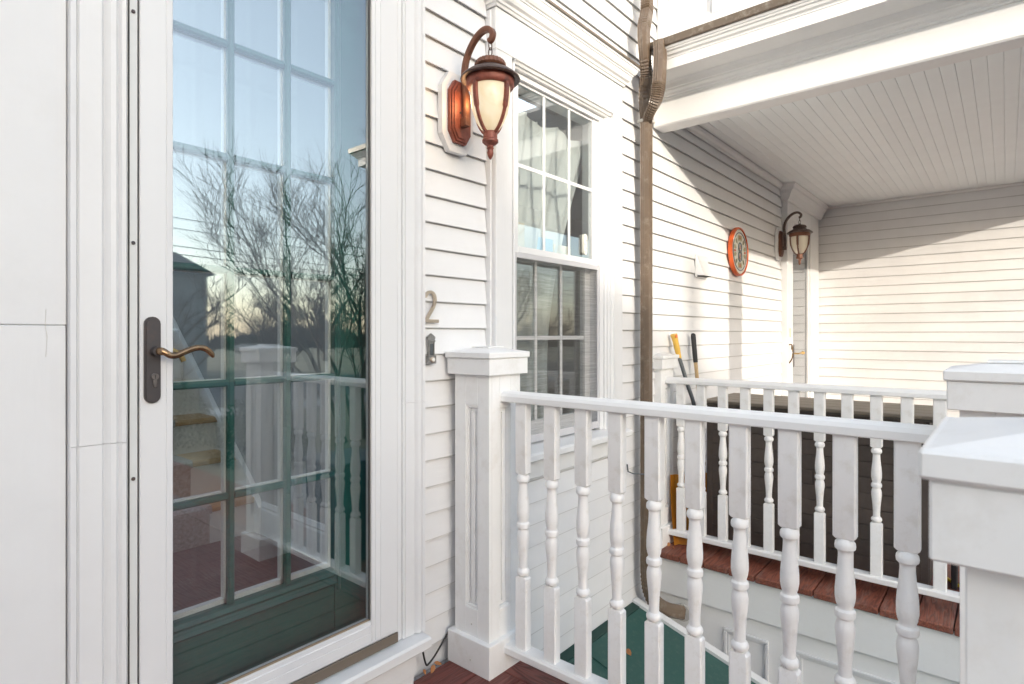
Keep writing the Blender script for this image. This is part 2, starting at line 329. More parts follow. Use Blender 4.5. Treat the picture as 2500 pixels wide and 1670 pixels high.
# ================================================================== LARGE STRUCTURE
# clapboard courses
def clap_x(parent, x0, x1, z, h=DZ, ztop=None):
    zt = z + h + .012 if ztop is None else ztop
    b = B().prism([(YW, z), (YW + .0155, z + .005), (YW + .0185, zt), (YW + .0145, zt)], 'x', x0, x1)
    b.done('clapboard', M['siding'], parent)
def courses(z_from, z_to):
    n = int(math.ceil((Z0 - z_from)/DZ)); r = []
    while Z0 - n*DZ < z_to: r.append(Z0 - n*DZ); n -= 1
    return r
front = thing('clapboard_wall', 'long white clapboard house wall behind both porches, holding door, window and downspout', 'wall', (0, YW, 0))
front.location = (0, 0, 0)
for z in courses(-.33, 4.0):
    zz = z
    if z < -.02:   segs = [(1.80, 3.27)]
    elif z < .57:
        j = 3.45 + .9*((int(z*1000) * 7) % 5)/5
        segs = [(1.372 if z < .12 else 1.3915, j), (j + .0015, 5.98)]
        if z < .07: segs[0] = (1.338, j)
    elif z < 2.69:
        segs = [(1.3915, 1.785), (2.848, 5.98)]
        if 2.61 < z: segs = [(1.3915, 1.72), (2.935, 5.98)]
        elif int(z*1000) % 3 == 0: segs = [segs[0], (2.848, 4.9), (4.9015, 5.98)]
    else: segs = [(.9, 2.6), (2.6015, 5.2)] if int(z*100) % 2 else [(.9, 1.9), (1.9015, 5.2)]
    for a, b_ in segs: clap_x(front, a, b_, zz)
# courses that run behind the window cornice
# sheathing behind the boards, cut round the door and the window
b = B()
b.box(-1.6, .46, YW+.022, YW+.10, -1.0, 5.2); b.box(1.30, 1.915, YW+.022, YW+.10, -1.0, 5.2)
b.box(.46, 1.30, YW+.022, YW+.10, 2.50, 5.2); b.box(.46, 1.30, YW+.022, YW+.10, -1.0, .14)
b.box(1.915, 2.705, YW+.022, YW+.10, 2.46, 5.2); b.box(1.915, 2.705, YW+.022, YW+.10, -1.0, .74)
b.box(2.705, 6.10, YW+.022, YW+.10, -1.0, 5.2); b.box(6.10, 7.0, YW+.022, YW+.10, 2.35, 5.2); b.box(7.0, 7.6, YW+.022, YW+.10, -1.0, 5.2)
b.done('sheathing', M['siding'], front)

# ---- left of the door: broad panel and fluted casing, both with a butt seam
pan = thing('wall_panel', 'broad flat white painted boards at the left edge of the photo beside the door casing', 'wall panel')
B().box(-1.6, .3555, 1.622, 1.67, 1.2705, 4.2, .002).done('board', M['trim'], pan)
B().box(-1.6, .3545, 1.622, 1.67, -.02, 1.2695, .002).done('board', M['trim'], pan)
cas = thing('door_casing', 'white moulded wooden casing framing the glass storm door, with butt seams on each side', 'door frame')
def casing(x0, x1, flip, z0, z1, parent):
    w = x1 - x0; pts = [(0, 1.668), (0, 1.604), (.006, 1.600), (.10, 1.600), (.13, 1.606), (.16, 1.600), (.55, 1.5965), (.60, 1.602), (.64, 1.596), (.70, 1.590), (.80, 1.5885), (.86, 1.594), (.90, 1.586), (.97, 1.582), (1.0, 1.586), (1.0, 1.668)]
    prof = [((x0 + p*w) if not flip else (x1 - p*w), y) for p, y in pts]
    B().prism(prof, 'z', z0, z1).done('casing_board', M['trim'], parent)
casing(.357, .464, False, .9955, 2.60, cas); casing(.357, .464, False, -.02, .9945, cas)
casing(1.300, 1.391, False, 1.0105, 2.60, cas); casing(1.300, 1.391, False, .19, 1.0095, cas)
B().box(1.279, 1.2995, 1.603, 1.668, .19, 2.60, .002).done('jamb_stop', M['trim'], cas)
B().box(.357, 1.391, 1.59, 1.668, 2.601, 2.78, .003).done('head_board', M['trimx'], cas)
B().box(.30, 1.47, 1.55, 1.668, 2.781, 2.82, .003).done('head_cap', M['trimx'], cas)
B().box(.4645, .487, 1.590, 1.668, -.02, 2.60, .0015).done('hinge_strip', paint("jamb_grey", (.66, .67, .66), .4, .05, 9), cas)
B().box(.4665, .4695, 1.588, 1.592, -.02, 2.60).done('shadow_gap', M['dark'], cas)
B().box(.4872, .4925, 1.606, 1.668, -.02, 2.60).done('shadow_gap', M['dark'], cas)
for zz in (2.02, 1.468, .905):
    B().lathe([(.0045, 0), (.0045, -.002), (.003, -.0035)], (.4775, 1.5895, zz), 10, 'y').done('screw', M['bronze'], cas)
# sill with nosing, riser and the short courses under it
sill = thing('door_sill', 'white painted wooden sill with rounded nosing under the storm door', 'door sill')
B().prism([(1.668, .145), (1.553, .141), (1.545, .148), (1.545, .176), (1.552, .183), (1.668, .192)], 'x', -.02, 1.385).done('nosing', M['trimx'], sill)
B().box(-.02, 1.352, 1.588, 1.668, .052, .1405, .002).done('riser_board', M['trimx'], sill)
B().box(-.02, 1.348, 1.596, 1.668, -.04, .0505, .002).done('riser_board', M['trimx'], sill)

# ---- storm door (white frame, one big pane)
st = thing('storm_door', 'white full-view storm door with one large pane reflecting sky, trees and railing', 'storm door')
def stile(x0, x1, xin, nm):
    pr = [(x0, 1.632), (x0, 1.602), (x0+.002*(1 if x1 > x0 else -1), 1.600), (xin-.019*(1 if x1 > x0 else -1), 1.600), (xin-.0175*(1 if x1 > x0 else -1), 1.6022), (xin-.016*(1 if x1 > x0 else -1), 1.6005), (xin-.003*(1 if x1 > x0 else -1), 1.602), (xin, 1.608), (xin, 1.632)]
    B().prism(pr, 'z', .182, 2.50).done(nm, M['vinyl'], st)
stile(.494, .571, .571, 'stile')
pr = [(1.2775, 1.632), (1.2775, 1.602), (1.2755, 1.600), (1.2085, 1.600), (1.207, 1.6022), (1.2055, 1.600), (1.188, 1.601), (1.1865, 1.604), (1.176, 1.604), (1.171, 1.612), (1.171, 1.632)]
B().prism(pr, 'z', .232, 2.50).done('stile', M['vinyl'], st)
B().prism([(1.632, .226), (1.602, .226), (1.600, .228), (1.600, .262), (1.6022, .2635), (1.6005, .265), (1.601, .286), (1.604, .288), (1.604, .298), (1.612, .303), (1.632, .303)], 'x', .5715, 1.1705).done('bottom_rail', M['vinyl'], st)
B().prism([(1.1712, .2315), (1.2770, .2315), (1.2770, .226), (1.1712, .226)], 'y', 1.602, 1.632).done('corner_key', M['vinyl'], st)
B().box(.5715, 1.1705, 1.602, 1.632, 2.425, 2.50, .002).done('top_rail', M['vinyl'], st)
B().box(.5715, 1.1705, 1.606, 1.611, .3035, .309).done('glazing_gasket', paint("tan_gasket", (.30, .23, .16), .5, .1, 20), st)
B().box(1.1645, 1.1705, 1.606, 1.611, .3035, 2.425).done('glazing_gasket', paint("dark_gasket", (.06, .055, .05), .5, .1, 20), st)
B().box(.5715, 1.1643, 1.6135, 1.6165, .3092, 2.4245).done('glass_pane', M['glass_storm'], st)
B().box(.495, 1.2765, 1.594, 1.6, .193, .2255, .001).done('door_sweep', M['sweep'], st)
# lever handle set
def stadium(cx, cz, w, h, n=8):
    r = w/2; k = h/2 - r*.95; pts = []
    for i in range(n+1):
        t = math.pi*i/n; pts.append((cx + r*math.cos(t), cz + k + r*.95*math.sin(t)))
    for i in range(n+1):
        t = math.pi + math.pi*i/n; pts.append((cx + r*math.cos(t), cz - k + r*.95*math.sin(t)))
    return pts
b = B(); b.prism(stadium(.5205, 1.187, .036, .212), 'y', 1.594, 1.5995); b.prism(stadium(.5205, 1.187, .029, .204), 'y', 1.5905, 1.594)
hp = b.done('handle_plate', M['bronze'], st)
b = B(); b.lathe([(.0115, 0), (.0115, -.006), (.0095, -.010), (.0095, -.022), (.011, -.024)], (.524, 1.5915, 1.2085), 20, 'y'); b.done('rosette', M['bronze'], hp, True)
pts = spline([(.522, 1.585, 1.209), (.526, 1.562, 1.209), (.534, 1.553, 1.206), (.545, 1.551, 1.1985), (.560, 1.551, 1.1985), (.585, 1.551, 1.2095), (.607, 1.551, 1.216), (.626, 1.551, 1.213), (.641, 1.551, 1.200), (.646, 1.551, 1.190)], 6)
n = len(pts); sc = [(.9 + .35*math.exp(-((i/n-.12)/.09)**2) + .12*math.sin(math.pi*i/n)) * (1 if i < n*.9 else max(.45, 1-(i-n*.9)/(n*.12))) for i in range(n)]
B().sweep(pts, [(.0075*math.cos(t*math.pi/6), .0052*math.sin(t*math.pi/6)) for t in range(12)], (0, 1, 0), sc).done('lever_handle', M['bronzepol'], st, True)
b = B(); b.lathe([(.0085, 0), (.0085, -.004), (.007, -.0055)], (.524, 1.5912, 1.146), 18, 'y'); b.box(.5195, .5285, 1.5865, 1.5912, 1.120, 1.142, .002)
cy = b.done('lock_cylinder', paint('worn_lock_metal', (.17, .15, .14), .35, .2, 40, metal=.5), st, True); B().box(.5232, .5248, 1.585, 1.5862, 1.1415, 1.1505).done('keyhole', M['dark'], cy)
pts = spline([(.53, 1.640, 1.210), (.53, 1.668, 1.208), (.545, 1.676, 1.204), (.57, 1.676, 1.209), (.595, 1.676, 1.207), (.615, 1.676, 1.190), (.622, 1.676, 1.178)], 5)
B().sweep(pts, [(.007*math.cos(t*math.pi/5), .005*math.sin(t*math.pi/5)) for t in range(10)], (0, 1, 0)).done('inner_lever_handle', M['brass'], st, True)

# ---- green entry door behind, divided lights
en = thing('entry_door', 'dark green wooden entry door with a grid of glass lights behind the storm door', 'door')
Y0 = 1.700
B().box(.47, .5965, Y0, Y0+.045, .17, 2.50, .001).done('stile', M['green'], en)
B().box(1.097, 1.245, Y0, Y0+.045, .17, 2.50, .001).done('stile', M['green'], en)
B().prism([(x, y + Y0 - .0005) for x, y in [(1.097, 0), (1.103, 0), (1.106, -.004), (1.112, -.005), (1.118, 0), (1.118, .0004), (1.097, .0004)]], 'z', .40, 2.45).done('moulding', M['green'], en)
B().prism([(Y0+.045, .472), (Y0+.01, .472), (Y0, .466), (Y0-.006, .455), (Y0-.001, .446), (Y0-.004, .438), (Y0-.010, .428), (Y0-.004, .420), (Y0, .418), (Y0+.045, .418)], 'x', .5967, 1.0968).done('bottom_moulding', M['greenx'], en)
B().box(.5967, 1.0968, Y0+.004, Y0+.040, .17, .4178).done('bottom_panel', M['greenx'], en)
B().box(.5967, 1.0968, Y0, Y0+.045, 2.41, 2.50).done('top_rail', M['greenx'], en)
LX = [(.5967, .7505), (.7705, .9235), (.9455, 1.0968)]
mz = [.784, 1.1095, 1.435, 1.760, 2.086]
for xa in (.7505, .9235):
    w = .020 if xa < .8 else .022
    B().prism([(xa, Y0+.018), (xa, Y0+.008), (xa+w*.25, Y0+.002), (xa+w*.75, Y0+.002), (xa+w, Y0+.008), (xa+w, Y0+.018)], 'z', .472, 2.41).done('muntin', M['green'], en)
    B().box(xa-.003, xa+w+.003, Y0+.026, Y0+.045, .472, 2.41).done('inner_muntin', M['iwhite'], en)
for z in mz:
    for xa, xb in LX:
        B().prism([(Y0+.018, z-.010), (Y0+.008, z-.010), (Y0+.002, z-.005), (Y0+.002, z+.005), (Y0+.008, z+.010), (Y0+.018, z+.010)], 'x', xa, xb).done('muntin', M['greenx'], en)
        B().box(xa+.008, xb-.008, Y0+.027, Y0+.044, z-.012, z+.012).done('inner_muntin', M['iwhite'], en)
B().box(.5967, .6035, Y0+.026, Y0+.045, .472, 2.41).done('inner_bead', M['iwhite'], en)
B().box(1.088, 1.0968, Y0+.026, Y0+.045, .472, 2.41).done('inner_bead', M['iwhite'], en)
B().box(.604, 1.088, Y0+.026, Y0+.045, .472, .486).done('inner_bead', M['iwhite'], en)
zs = [.472] + mz + [2.41]
for i in range(6):
    for xa, xb in LX: B().box(xa-.001, xb+.001, Y0+.0195, Y0+.0235, zs[i]-.001, zs[i+1]+.001).done('pane', M['glass_in'], en)

# ---- indoor hall behind the door
B().tube([(.318, 1.6212, 1.305), (.3165, 1.6212, 1.27), (.320, 1.6212, 1.245), (.3175, 1.6212, 1.20)], .0006, 5).done('crack', M['caulk'], pan)
hall = thing('hall_room', 'pale indoor hall walls and dark red floor seen through the entry door glass', 'room')
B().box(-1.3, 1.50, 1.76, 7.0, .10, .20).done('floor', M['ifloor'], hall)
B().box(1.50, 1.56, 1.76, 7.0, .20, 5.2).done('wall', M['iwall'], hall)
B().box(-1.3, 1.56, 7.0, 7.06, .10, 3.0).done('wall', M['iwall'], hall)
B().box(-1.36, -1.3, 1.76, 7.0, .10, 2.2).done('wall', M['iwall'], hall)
B().prism([(1.500, .2), (1.482, .2), (1.482, .33), (1.487, .34), (1.482, .35), (1.490, .37), (1.500, .37)], 'y', 1.76, 2.985).done('baseboard', M['iwhite'], hall)
stair = thing('staircase', 'white indoor staircase with oak treads and grey woven runner rising to the left', 'staircase', (0, 0, 0))
nst = 13; ys = 3.05; rise = .19; run = .235
prof = [(ys-.06, .2), (ys-.06, .34), (ys+.04, .46)] + [(ys+nst*run, .46+ (nst*run-.04)*rise/run)] + [(ys+nst*run, .2)]
B().prism(prof, 'x', 1.478, 1.499).done('wall_stringer', M['iwhite'], stair)
def off(p, d): return [(a, z+d) for a, z in p]
B().sweep([(1.474, ys-.06, .335), (1.474, ys+.04, .455), (1.474, ys+nst*run, .455+(nst*run-.04)*rise/run)], [(-.006, -.012), (.006, -.012), (.006, .012), (-.006, .012)]).done('stringer_moulding', M['iwhite'], stair)
for i in range(nst):
    y = ys + i*run; z = .2 + (i+1)*rise
    B().box(.58, 1.478, y, y+.02, z-rise, z-.03).done('riser', M['iwhite'], stair)
    B().prism([(y+run+.02, z-.03), (y-.018, z-.03), (y-.028, z-.022), (y-.028, z-.008), (y-.018, z), (y+run+.02, z)], 'x', .58, 1.478).done('tread', M['oak'], stair)
    B().prism([(y-.006, z-rise+.002), (y-.006, z-.034), (y-.034, z-.032), (y-.036, z-.004), (y-.022, z+.007), (y+run-.004, z+.007), (y+run-.004, z+.001), (y-.02, z+.001), (y-.028, z-.006), (y-.028, z-.026), (y-.001, z-.028), (y-.001, z-rise+.002)], 'x', .70, 1.25).done('runner', M['runner'], stair)
B().prism([(ys, .2), (ys, .36)] + [(ys+nst*run, .36+nst*rise)] + [(ys+nst*run, .2)], 'x', .55, .58).done('outer_stringer', M['iwhite'], stair)

# ---- sash window with casing and cornice
wi = thing('sash_window', 'white double-hung window with six-light sashes, insect screen and moulded cornice', 'window')
B().box(1.800, 1.905, 1.612, 1.668, .74, 2.436, .003).done('side_casing', M['trim'], wi)
B().prism([(1.9055, 1.668), (1.9055, 1.606), (1.912, 1.604), (1.917, 1.612), (1.9245, 1.616), (1.9245, 1.668)], 'z', .74, 2.41).done('back_band', M['trim'], wi)
B().box(1.787, 1.7995, 1.632, 1.668, .70, 2.60, .002).done('edge_strip', M['trim'], wi)
B().box(2.752, 2.845, 1.612, 1.668, .74, 2.436, .003).done('side_casing', M['trim'], wi)
B().prism([(2.7515, 1.668), (2.7515, 1.606), (2.744, 1.604), (2.738, 1.612), (2.728, 1.614), (2.724, 1.624), (2.716, 1.626), (2.712, 1.636), (2.70, 1.638), (2.70, 1.668)], 'z', .74, 2.41).done('back_band', M['trim'], wi)
B().box(1.8000, 2.845, 1.612, 1.668, 2.4365, 2.610, .003).done('frieze_board', M['trimx'], wi)
B().prism([(1.668, 2.409), (1.630, 2.409), (1.626, 2.416), (1.618, 2.418), (1.612, 2.428), (1.604, 2.431), (1.602, 2.4362), (1.668, 2.4362)], 'x', 1.925, 2.73).done('head_moulding', M['trimx'], wi)
B().prism([(1.668, .742), (1.575, .728), (1.565, .720), (1.565, .698), (1.575, .690), (1.668, .690)], 'x', 1.77, 2.87).done('sill', M['trimx'], wi)
B().box(1.80, 2.845, 1.622, 1.668, .600, .6895, .003).done('apron', M['trimx'], wi)
cp = [(0, 0), (.006, 0), (.010, .010), (.016, .013), (.018, .022), (.020, .024), (.030, .030), (.036, .042), (.038, .054), (.043, .057), (.043, .062), (.050, .066), (.058, .078), (.062, .092), (.066, .094), (.066, .112), (0, .112)]
cp = [(o, 2.6105+z) for o, z in cp]
B().miter(cp, (1.80, 1.6115, 0), (2.845, 1.6115, 0), 1, 1, (1, 0, 0)).done('cornice', M['trimx'], wi)
b = B()
b.miter([(o, z) for o, z in cp], (2.8455, 1.6115, 0), (2.8455, 1.668, 0), 1, 0, (0, 1, 0)); b.done('cornice_return', M['trimy'], wi)
b = B()
b.miter([(o, z) for o, z in cp], (1.7995, 1.668, 0), (1.7995, 1.6115, 0), 0, 1, (0, -1, 0)); b.done('cornice_return', M['trimy'], wi)
b = B(); b.prism([(1.668, 2.738), (1.541, 2.7245), (1.541, 2.7225), (1.668, 2.7225)], 'x', 1.73, 2.915); b.prism([(1.5405, 2.728), (1.5385, 2.728), (1.5385, 2.716), (1.5405, 2.716)], 'x', 1.73, 2.915)
b.done('cornice_flashing', M['gutter'], wi)
# frame reveals
B().box(1.925, 1.955, 1.648, 1.76, .742, 2.409).done('frame_side', M['vinyl'], wi)
B().box(2.668, 2.6998, 1.648, 1.76, .742, 2.409).done('frame_side', M['vinyl'], wi)
B().box(1.955, 2.668, 1.648, 1.76, 2.385, 2.409).done('frame_head', M['vinyl'], wi)
# upper sash
YU = 1.672
B().box(1.9555, 2.005, YU-.010, YU+.020, 1.615, 2.3845, .001).done('sash_stile', M['vinyl'], wi)
B().box(2.619, 2.6675, YU-.010, YU+.020, 1.615, 2.3845, .001).done('sash_stile', M['vinyl'], wi)
B().box(2.0055, 2.6185, YU-.010, YU+.020, 1.615, 1.645, .002).done('meeting_rail', M['vinyl'], wi)
B().box(2.0055, 2.6185, YU-.006, YU+.020, 2.372, 2.3845, .001).done('sash_top_rail', M['vinyl'], wi)
up = B().box(2.0055, 2.6185, YU+.002, YU+.006, 1.6455, 2.3715).done('glass_pane', M['glass_win'], wi)
for xm in (2.205, 2.413): B().box(xm-.009, xm+.009, YU-.004, YU+.0015, 1.6455, 2.3715, .002).done('muntin', M['vinyl'], wi)
for a, b_ in ((2.0055, 2.1955), (2.2145, 2.4035), (2.4225, 2.6185)): B().box(a, b_, YU-.004, YU+.0015, 2.000, 2.018, .002).done('muntin', M['vinyl'], wi)
# lower sash
YL = 1.722
B().box(1.9555, 2.005, YL-.012, YL+.020, .80, 1.63, .001).done('sash_stile', M['vinyl'], wi)
B().box(2.619, 2.6675, YL-.012, YL+.020, .80, 1.63, .001).done('sash_stile', M['vinyl'], wi)
B().box(2.0055, 2.6185, YL-.012, YL+.020, .76, .84, .002).done('sash_bottom_rail', M['vinyl'], wi)
B().box(2.0055, 2.6185, YL-.012, YL+.020, 1.598, 1.63, .002).done('sash_top_rail', M['vinyl'], wi)
B().box(2.0055, 2.6185, YL+.002, YL+.006, .8405, 1.5975).done('glass_pane', M['glass_win'], wi)
for xm in (2.205, 2.413): B().box(xm-.010, xm+.010, YL-.005, YL+.0015, .8405, 1.5975, .002).done('muntin', M['vinyl'], wi)
for a, b_ in ((2.0055, 2.1945), (2.2155, 2.4025), (2.4235, 2.6185)): B().box(a, b_, YL-.005, YL+.0015, 1.222, 1.242, .002).done('muntin', M['vinyl'], wi)
# screen
sf = paint("screen_frame_grey", (.56, .56, .58), .4, .03, 6)
B().box(1.9556, 1.979, 1.650, 1.661, .755, 1.613, .001).done('screen_frame', sf, wi)
B().box(2.648, 2.6674, 1.650, 1.661, .755, 1.613, .001).done('screen_frame', sf, wi)
B().box(1.9795, 2.6475, 1.650, 1.661, 1.590, 1.613, .001).done('screen_frame', sf, wi)
B().box(1.9795, 2.6475, 1.650, 1.661, .755, .790, .001).done('screen_frame', sf, wi)
B().box(1.9795, 2.6475, 1.655, 1.6555, .7905, 1.5895).done('insect_screen', M['screen'], wi)
b = B(); b.prism(stadium(2.548, 1.715, .032, .108), 'y', YU-.012, YU+.001)
th = b.done('thermometer', paint("cream_plastic", (.74, .72, .64), .4, .03, 9), wi, True)
for q in range(5): B().lathe([(.0022, 0), (.0022, -.001)], (2.540 + (q % 2)*.014, YU-.0125, 1.675 + q*.02), 8, 'y').done('dial_dot', M['dark'], th)
# room behind the window: curtains and boxes on the sill
room = thing('window_room', 'dim room interior behind the double-hung window', 'room')
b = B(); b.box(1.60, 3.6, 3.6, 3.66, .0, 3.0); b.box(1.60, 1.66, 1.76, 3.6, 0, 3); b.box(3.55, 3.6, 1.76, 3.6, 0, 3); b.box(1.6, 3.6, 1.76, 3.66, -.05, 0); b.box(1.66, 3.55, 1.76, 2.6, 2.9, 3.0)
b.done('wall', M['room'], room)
def curtain(x0, x1, topz, botz, sway, y, seed, label):
    r = random.Random(seed); b = bmesh.new(); nu, nv = 40, 22; g = []
    for j in range(nv+1):
        v = j/nv; row = []
        for i in range(nu+1):
            u = i/nu; pinch = 1 - sway*math.sin(min(1, v*1.0)*math.pi*.62)
            x = x0 + (x1-x0)*u*pinch; sag = .03*abs(math.sin(u*math.pi*3.0))*(1-v)**3
            yy = y + .022*math.sin(u*19 + v*1.3) + .012*math.sin(u*41 + v*3)
            row.append(b.verts.new((x, yy, topz + (botz-topz)*v - sag)))
        g.append(row)
    for j in range(nv):
        for i in range(nu): b.faces.new((g[j][i], g[j][i+1], g[j+1][i+1], g[j+1][i]))
    me = bpy.data.meshes.new('curtain'); b.to_mesh(me); b.free(); me.materials.append(M['curtain'])
    me.polygons.foreach_set('use_smooth', [True]*len(me.polygons))
    return link('curtain', me, None, label, 'curtain', None, 'curtains behind the window')
curtain(1.97, 2.80, 2.34, .78, .46, 1.80, 3, 'long pale curtain drawn back to the left behind the window sashes')
curtain(2.02, 2.40, 2.36, 1.66, .15, 1.86, 5, 'short pale curtain panel hanging behind the upper left window panes')
for i, (x0, x1, z, m, lb) in enumerate(((2.03, 2.19, .17, 'card', 'cream carton with small print standing lowest left in the upper sash'), (2.27, 2.42, .12, 'cardblue', 'light blue carton behind the middle pane of the upper sash'), (2.43, 2.58, .10, 'card', 'cream carton behind the right pane of the upper sash'))):
    b = B().box(x0, x1, 1.775, 1.86, 1.615, 1.615+z, .002).done('carton', M[m], None, False, lb, 'box')
sh = B().box(1.96, 2.67, 1.765, 1.88, 1.597, 1.613, .002).done('sash_shelf', M['iwhite'], room)

# ---- far end wall of the right porch
end = thing('end_wall', 'white clapboard wall closing the far end of the covered right porch', 'wall')
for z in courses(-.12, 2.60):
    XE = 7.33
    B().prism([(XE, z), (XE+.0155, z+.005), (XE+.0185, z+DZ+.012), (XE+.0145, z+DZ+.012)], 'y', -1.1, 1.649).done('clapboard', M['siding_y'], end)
B().box(7.35, 7.45, -1.1, 1.75, -1.0, 5.2).done('sheathing', M['siding_y'], end)
B().prism([(7.33, 2.662), (7.318, 2.664), (7.314, 2.672), (7.312, 2.684), (7.33, 2.684)], 'y', -1.1, 1.60).done('crown_moulding', M['trimy'], end)

# ---- right porch roof: beams, cornice, gutter, ceiling
pr_ = thing('porch_roof', 'white covered porch roof with beam, cornice, brown gutter edge and pale blue beadboard ceiling', 'porch roof')
B().box(3.28, 3.41, -.92, 1.6495, 2.51, 2.80, .008).done('beam', M['trimy'], pr_)
B().box(3.4105, 7.329, -.92, -.79, 2.51, 2.80, .008).done('beam', M['trimx'], pr_)
def side_run(prof, y0, name, mat, y1=-1.28):     # (x,z) profile along y, mitred out at the front corner
    b = B(); a_ = []; c_ = []
    for x, z in prof:
        o = 3.28 - x
        a_.append(b.bm.verts.new((x, y0, z))); c_.append(b.bm.verts.new((x, -.92 - o, z)))
    n = len(prof); b.bm.faces.new(a_); b.bm.faces.new(c_[::-1])
    for i in range(n): b.bm.faces.new((a_[i], a_[(i+1) % n], c_[(i+1) % n], c_[i]))
    b.done(name, mat, pr_)
def front_run(prof, name, mat):
    b = B(); a_ = []; c_ = []
    for x, z in prof:
        o = 3.28 - x
        a_.append(b.bm.verts.new((3.28 - o, -.92 - o, z))); c_.append(b.bm.verts.new((7.6, -.92 - o, z)))
    n = len(prof); b.bm.faces.new(a_); b.bm.faces.new(c_[::-1])
    for i in range(n): b.bm.faces.new((a_[i], a_[(i+1) % n], c_[(i+1) % n], c_[i]))
    b.done(name, mat, pr_)
bed = [(3.2795, 2.664), (3.272, 2.664), (3.270, 2.674), (3.262, 2.676), (3.256, 2.686), (3.240, 2.694), (3.236, 2.702), (3.228, 2.704), (3.216, 2.722), (3.200, 2.7345), (3.2795, 2.7345)]
sof = [(3.2795, 2.735), (3.080, 2.735), (3.080, 2.752), (3.2795, 2.752)]
fas = [(3.0795, 2.733), (3.056, 2.733), (3.056, 2.788), (3.0795, 2.788)]
crn = [(3.0795, 2.7885), (3.060, 2.7885), (3.054, 2.792), (3.054, 2.798), (3.050, 2.802), (3.040, 2.806), (3.034, 2.818), (3.024, 2.822), (3.021, 2.830), (3.014, 2.832), (3.010, 2.842), (3.0795, 2.842)]
gut = [(3.0795, 2.8425), (3.000, 2.8425), (2.996, 2.846), (2.994, 2.884), (3.004, 2.887), (3.40, 2.93), (3.40, 2.90), (3.0795, 2.87)]
for prof, nm, mt in ((bed, 'bed_moulding', 'trimy'), (sof, 'soffit', 'trimy'), (fas, 'fascia', 'trimy'), (crn, 'crown_moulding', 'trimy')):
    side_run(prof, 1.47 if nm != 'bed_moulding' and nm != 'soffit' else 1.62, nm, M[mt]); front_run(prof, nm, M['trimx'])
side_run(gut, 1.54, 'gutter_edge', M['gutter']); front_run(gut, 'gutter_edge', M['gutter'])
B().box(3.36, 7.6, -1.0, 1.64, 2.80, 2.865).done('roof_deck', M['nroof'], pr_)
# ceiling boards
bw = .0668; me = None
y = 1.612
k = 0
while y > -.79:
    if me is None:
        o = B().prism([(-bw/2+.0005, 0), (-bw/2+.0005, -.0068), (-bw/2+.0028, -.0085), (bw/2-.0028, -.0085), (bw/2-.0005, -.0068), (bw/2-.0005, 0)], 'x', 3.411, 7.329).done('ceiling_board', M['ceil'], pr_)
        me = o.data
    else: o = link('ceiling_board', me, pr_)
    o.location = (0, y - bw/2, 2.6955); y -= bw; k += 1
B().box(3.40, 7.6, -.9, 1.64, 2.6965, 2.71).done('ceiling_backing', M['ceil'], pr_)
B().prism([(1.649, 2.632), (1.636, 2.636), (1.634, 2.652), (1.620, 2.664), (1.614, 2.684), (1.649, 2.684)], 'x', 3.411, 5.96).done('wall_moulding', M['trimx'], pr_)
B().prism([(3.411, 2.655), (3.418, 2.655), (3.424, 2.670), (3.430, 2.684), (3.411, 2.684)], 'y', -.79, 1.612).done('beam_moulding', M['trimy'], pr_)
B().tube([(3.425, .29, 2.655), (3.425, .29, 2.625), (3.432, .29, 2.612)], .004, 8).done('ceiling_hook', M['bronze'], pr_, True)
# column at the outer corner and one at the far end
for x0, lb in ((3.17, 'square white porch column at the near outer corner of the covered porch'), (7.12, 'square white porch column at the far outer corner of the covered porch')):
    c_ = thing('porch_column', lb, 'column', (x0+.095, -.855, -.05), 'columns of the covered porch')
    B().box(-.095, .095, -.095, .095, 0, 2.55, .004).done('shaft', M['trim'], c_); B().box(-.115, .115, -.115, .115, 0, .16, .004).done('base', M['trim'], c_); B().box(-.115, .115, -.115, .115, 2.46, 2.558, .004).done('capital', M['trim'], c_)

# ---- panelled parapet above the porch roof
pp = thing('parapet', 'white panelled parapet wall standing above the brown porch gutter', 'parapet')
X = 3.36
B().box(X, X+.02, -1.0, 1.649, 2.90, 4.2).done('backing_board', M['trimy'], pp)
B().box(X-.022, X, 1.578, 1.649, 2.90, 4.2, .002).done('stile', M['trim'], pp)
B().box(X-.020, X, -1.0, 1.5775, 2.90, 3.115, .002).done('bottom_rail', M['trimy'], pp)
yy = 1.575
for k in range(7):
    B().box(X-.0202, X, yy-.012, yy, 3.1155, 4.2).done('stile', M['trim'], pp) if k == 0 else B().box(X-.0202, X, yy-.105, yy, 3.1155, 4.2, .002).done('stile', M['trim'], pp)
    e = yy - (.012 if k == 0 else .105)
    B().box(X-.010, X, e-.255, e-.0005, 3.1158, 3.135).done('panel_moulding', M['trimy'], pp)
    B().box(X-.010, X, e-.255, e-.235, 3.1355, 4.2).done('panel_moulding', M['trim'], pp)
    yy = e - .255

# ---- far porch entrance surround
fs = thing('far_entrance', 'white door surround with crown moulding and storm door at the covered porch end', 'doorway')
B().box(5.985, 6.17, 1.602, 1.668, -.05, 2.53, .003).done('pilaster', M['trim'], fs)
B().box(6.86, 7.20, 1.602, 1.668, -.05, 2.53, .003).done('pilaster', M['trim'], fs)
B().box(7.2005, 7.3295, 1.63, 1.668, -.05, 2.53, .003).done('side_board', M['trim'], fs)
B().box(6.1705, 6.8595, 1.602, 1.668, 2.36, 2.53, .003).done('head_board', M['trimx'], fs)
cpf = [(0, 2.5305), (.006, 2.5305), (.012, 2.545), (.02, 2.55), (.03, 2.575), (.04, 2.60), (.06, 2.625), (.068, 2.63), (.07, 2.65), (.09, 2.668), (.09, 2.6845), (0, 2.6845)]
B().miter(cpf, (5.985, 1.6015, 0), (7.27, 1.6015, 0), 1, 0, (1, 0, 0)).done('crown_moulding', M['trimx'], fs)
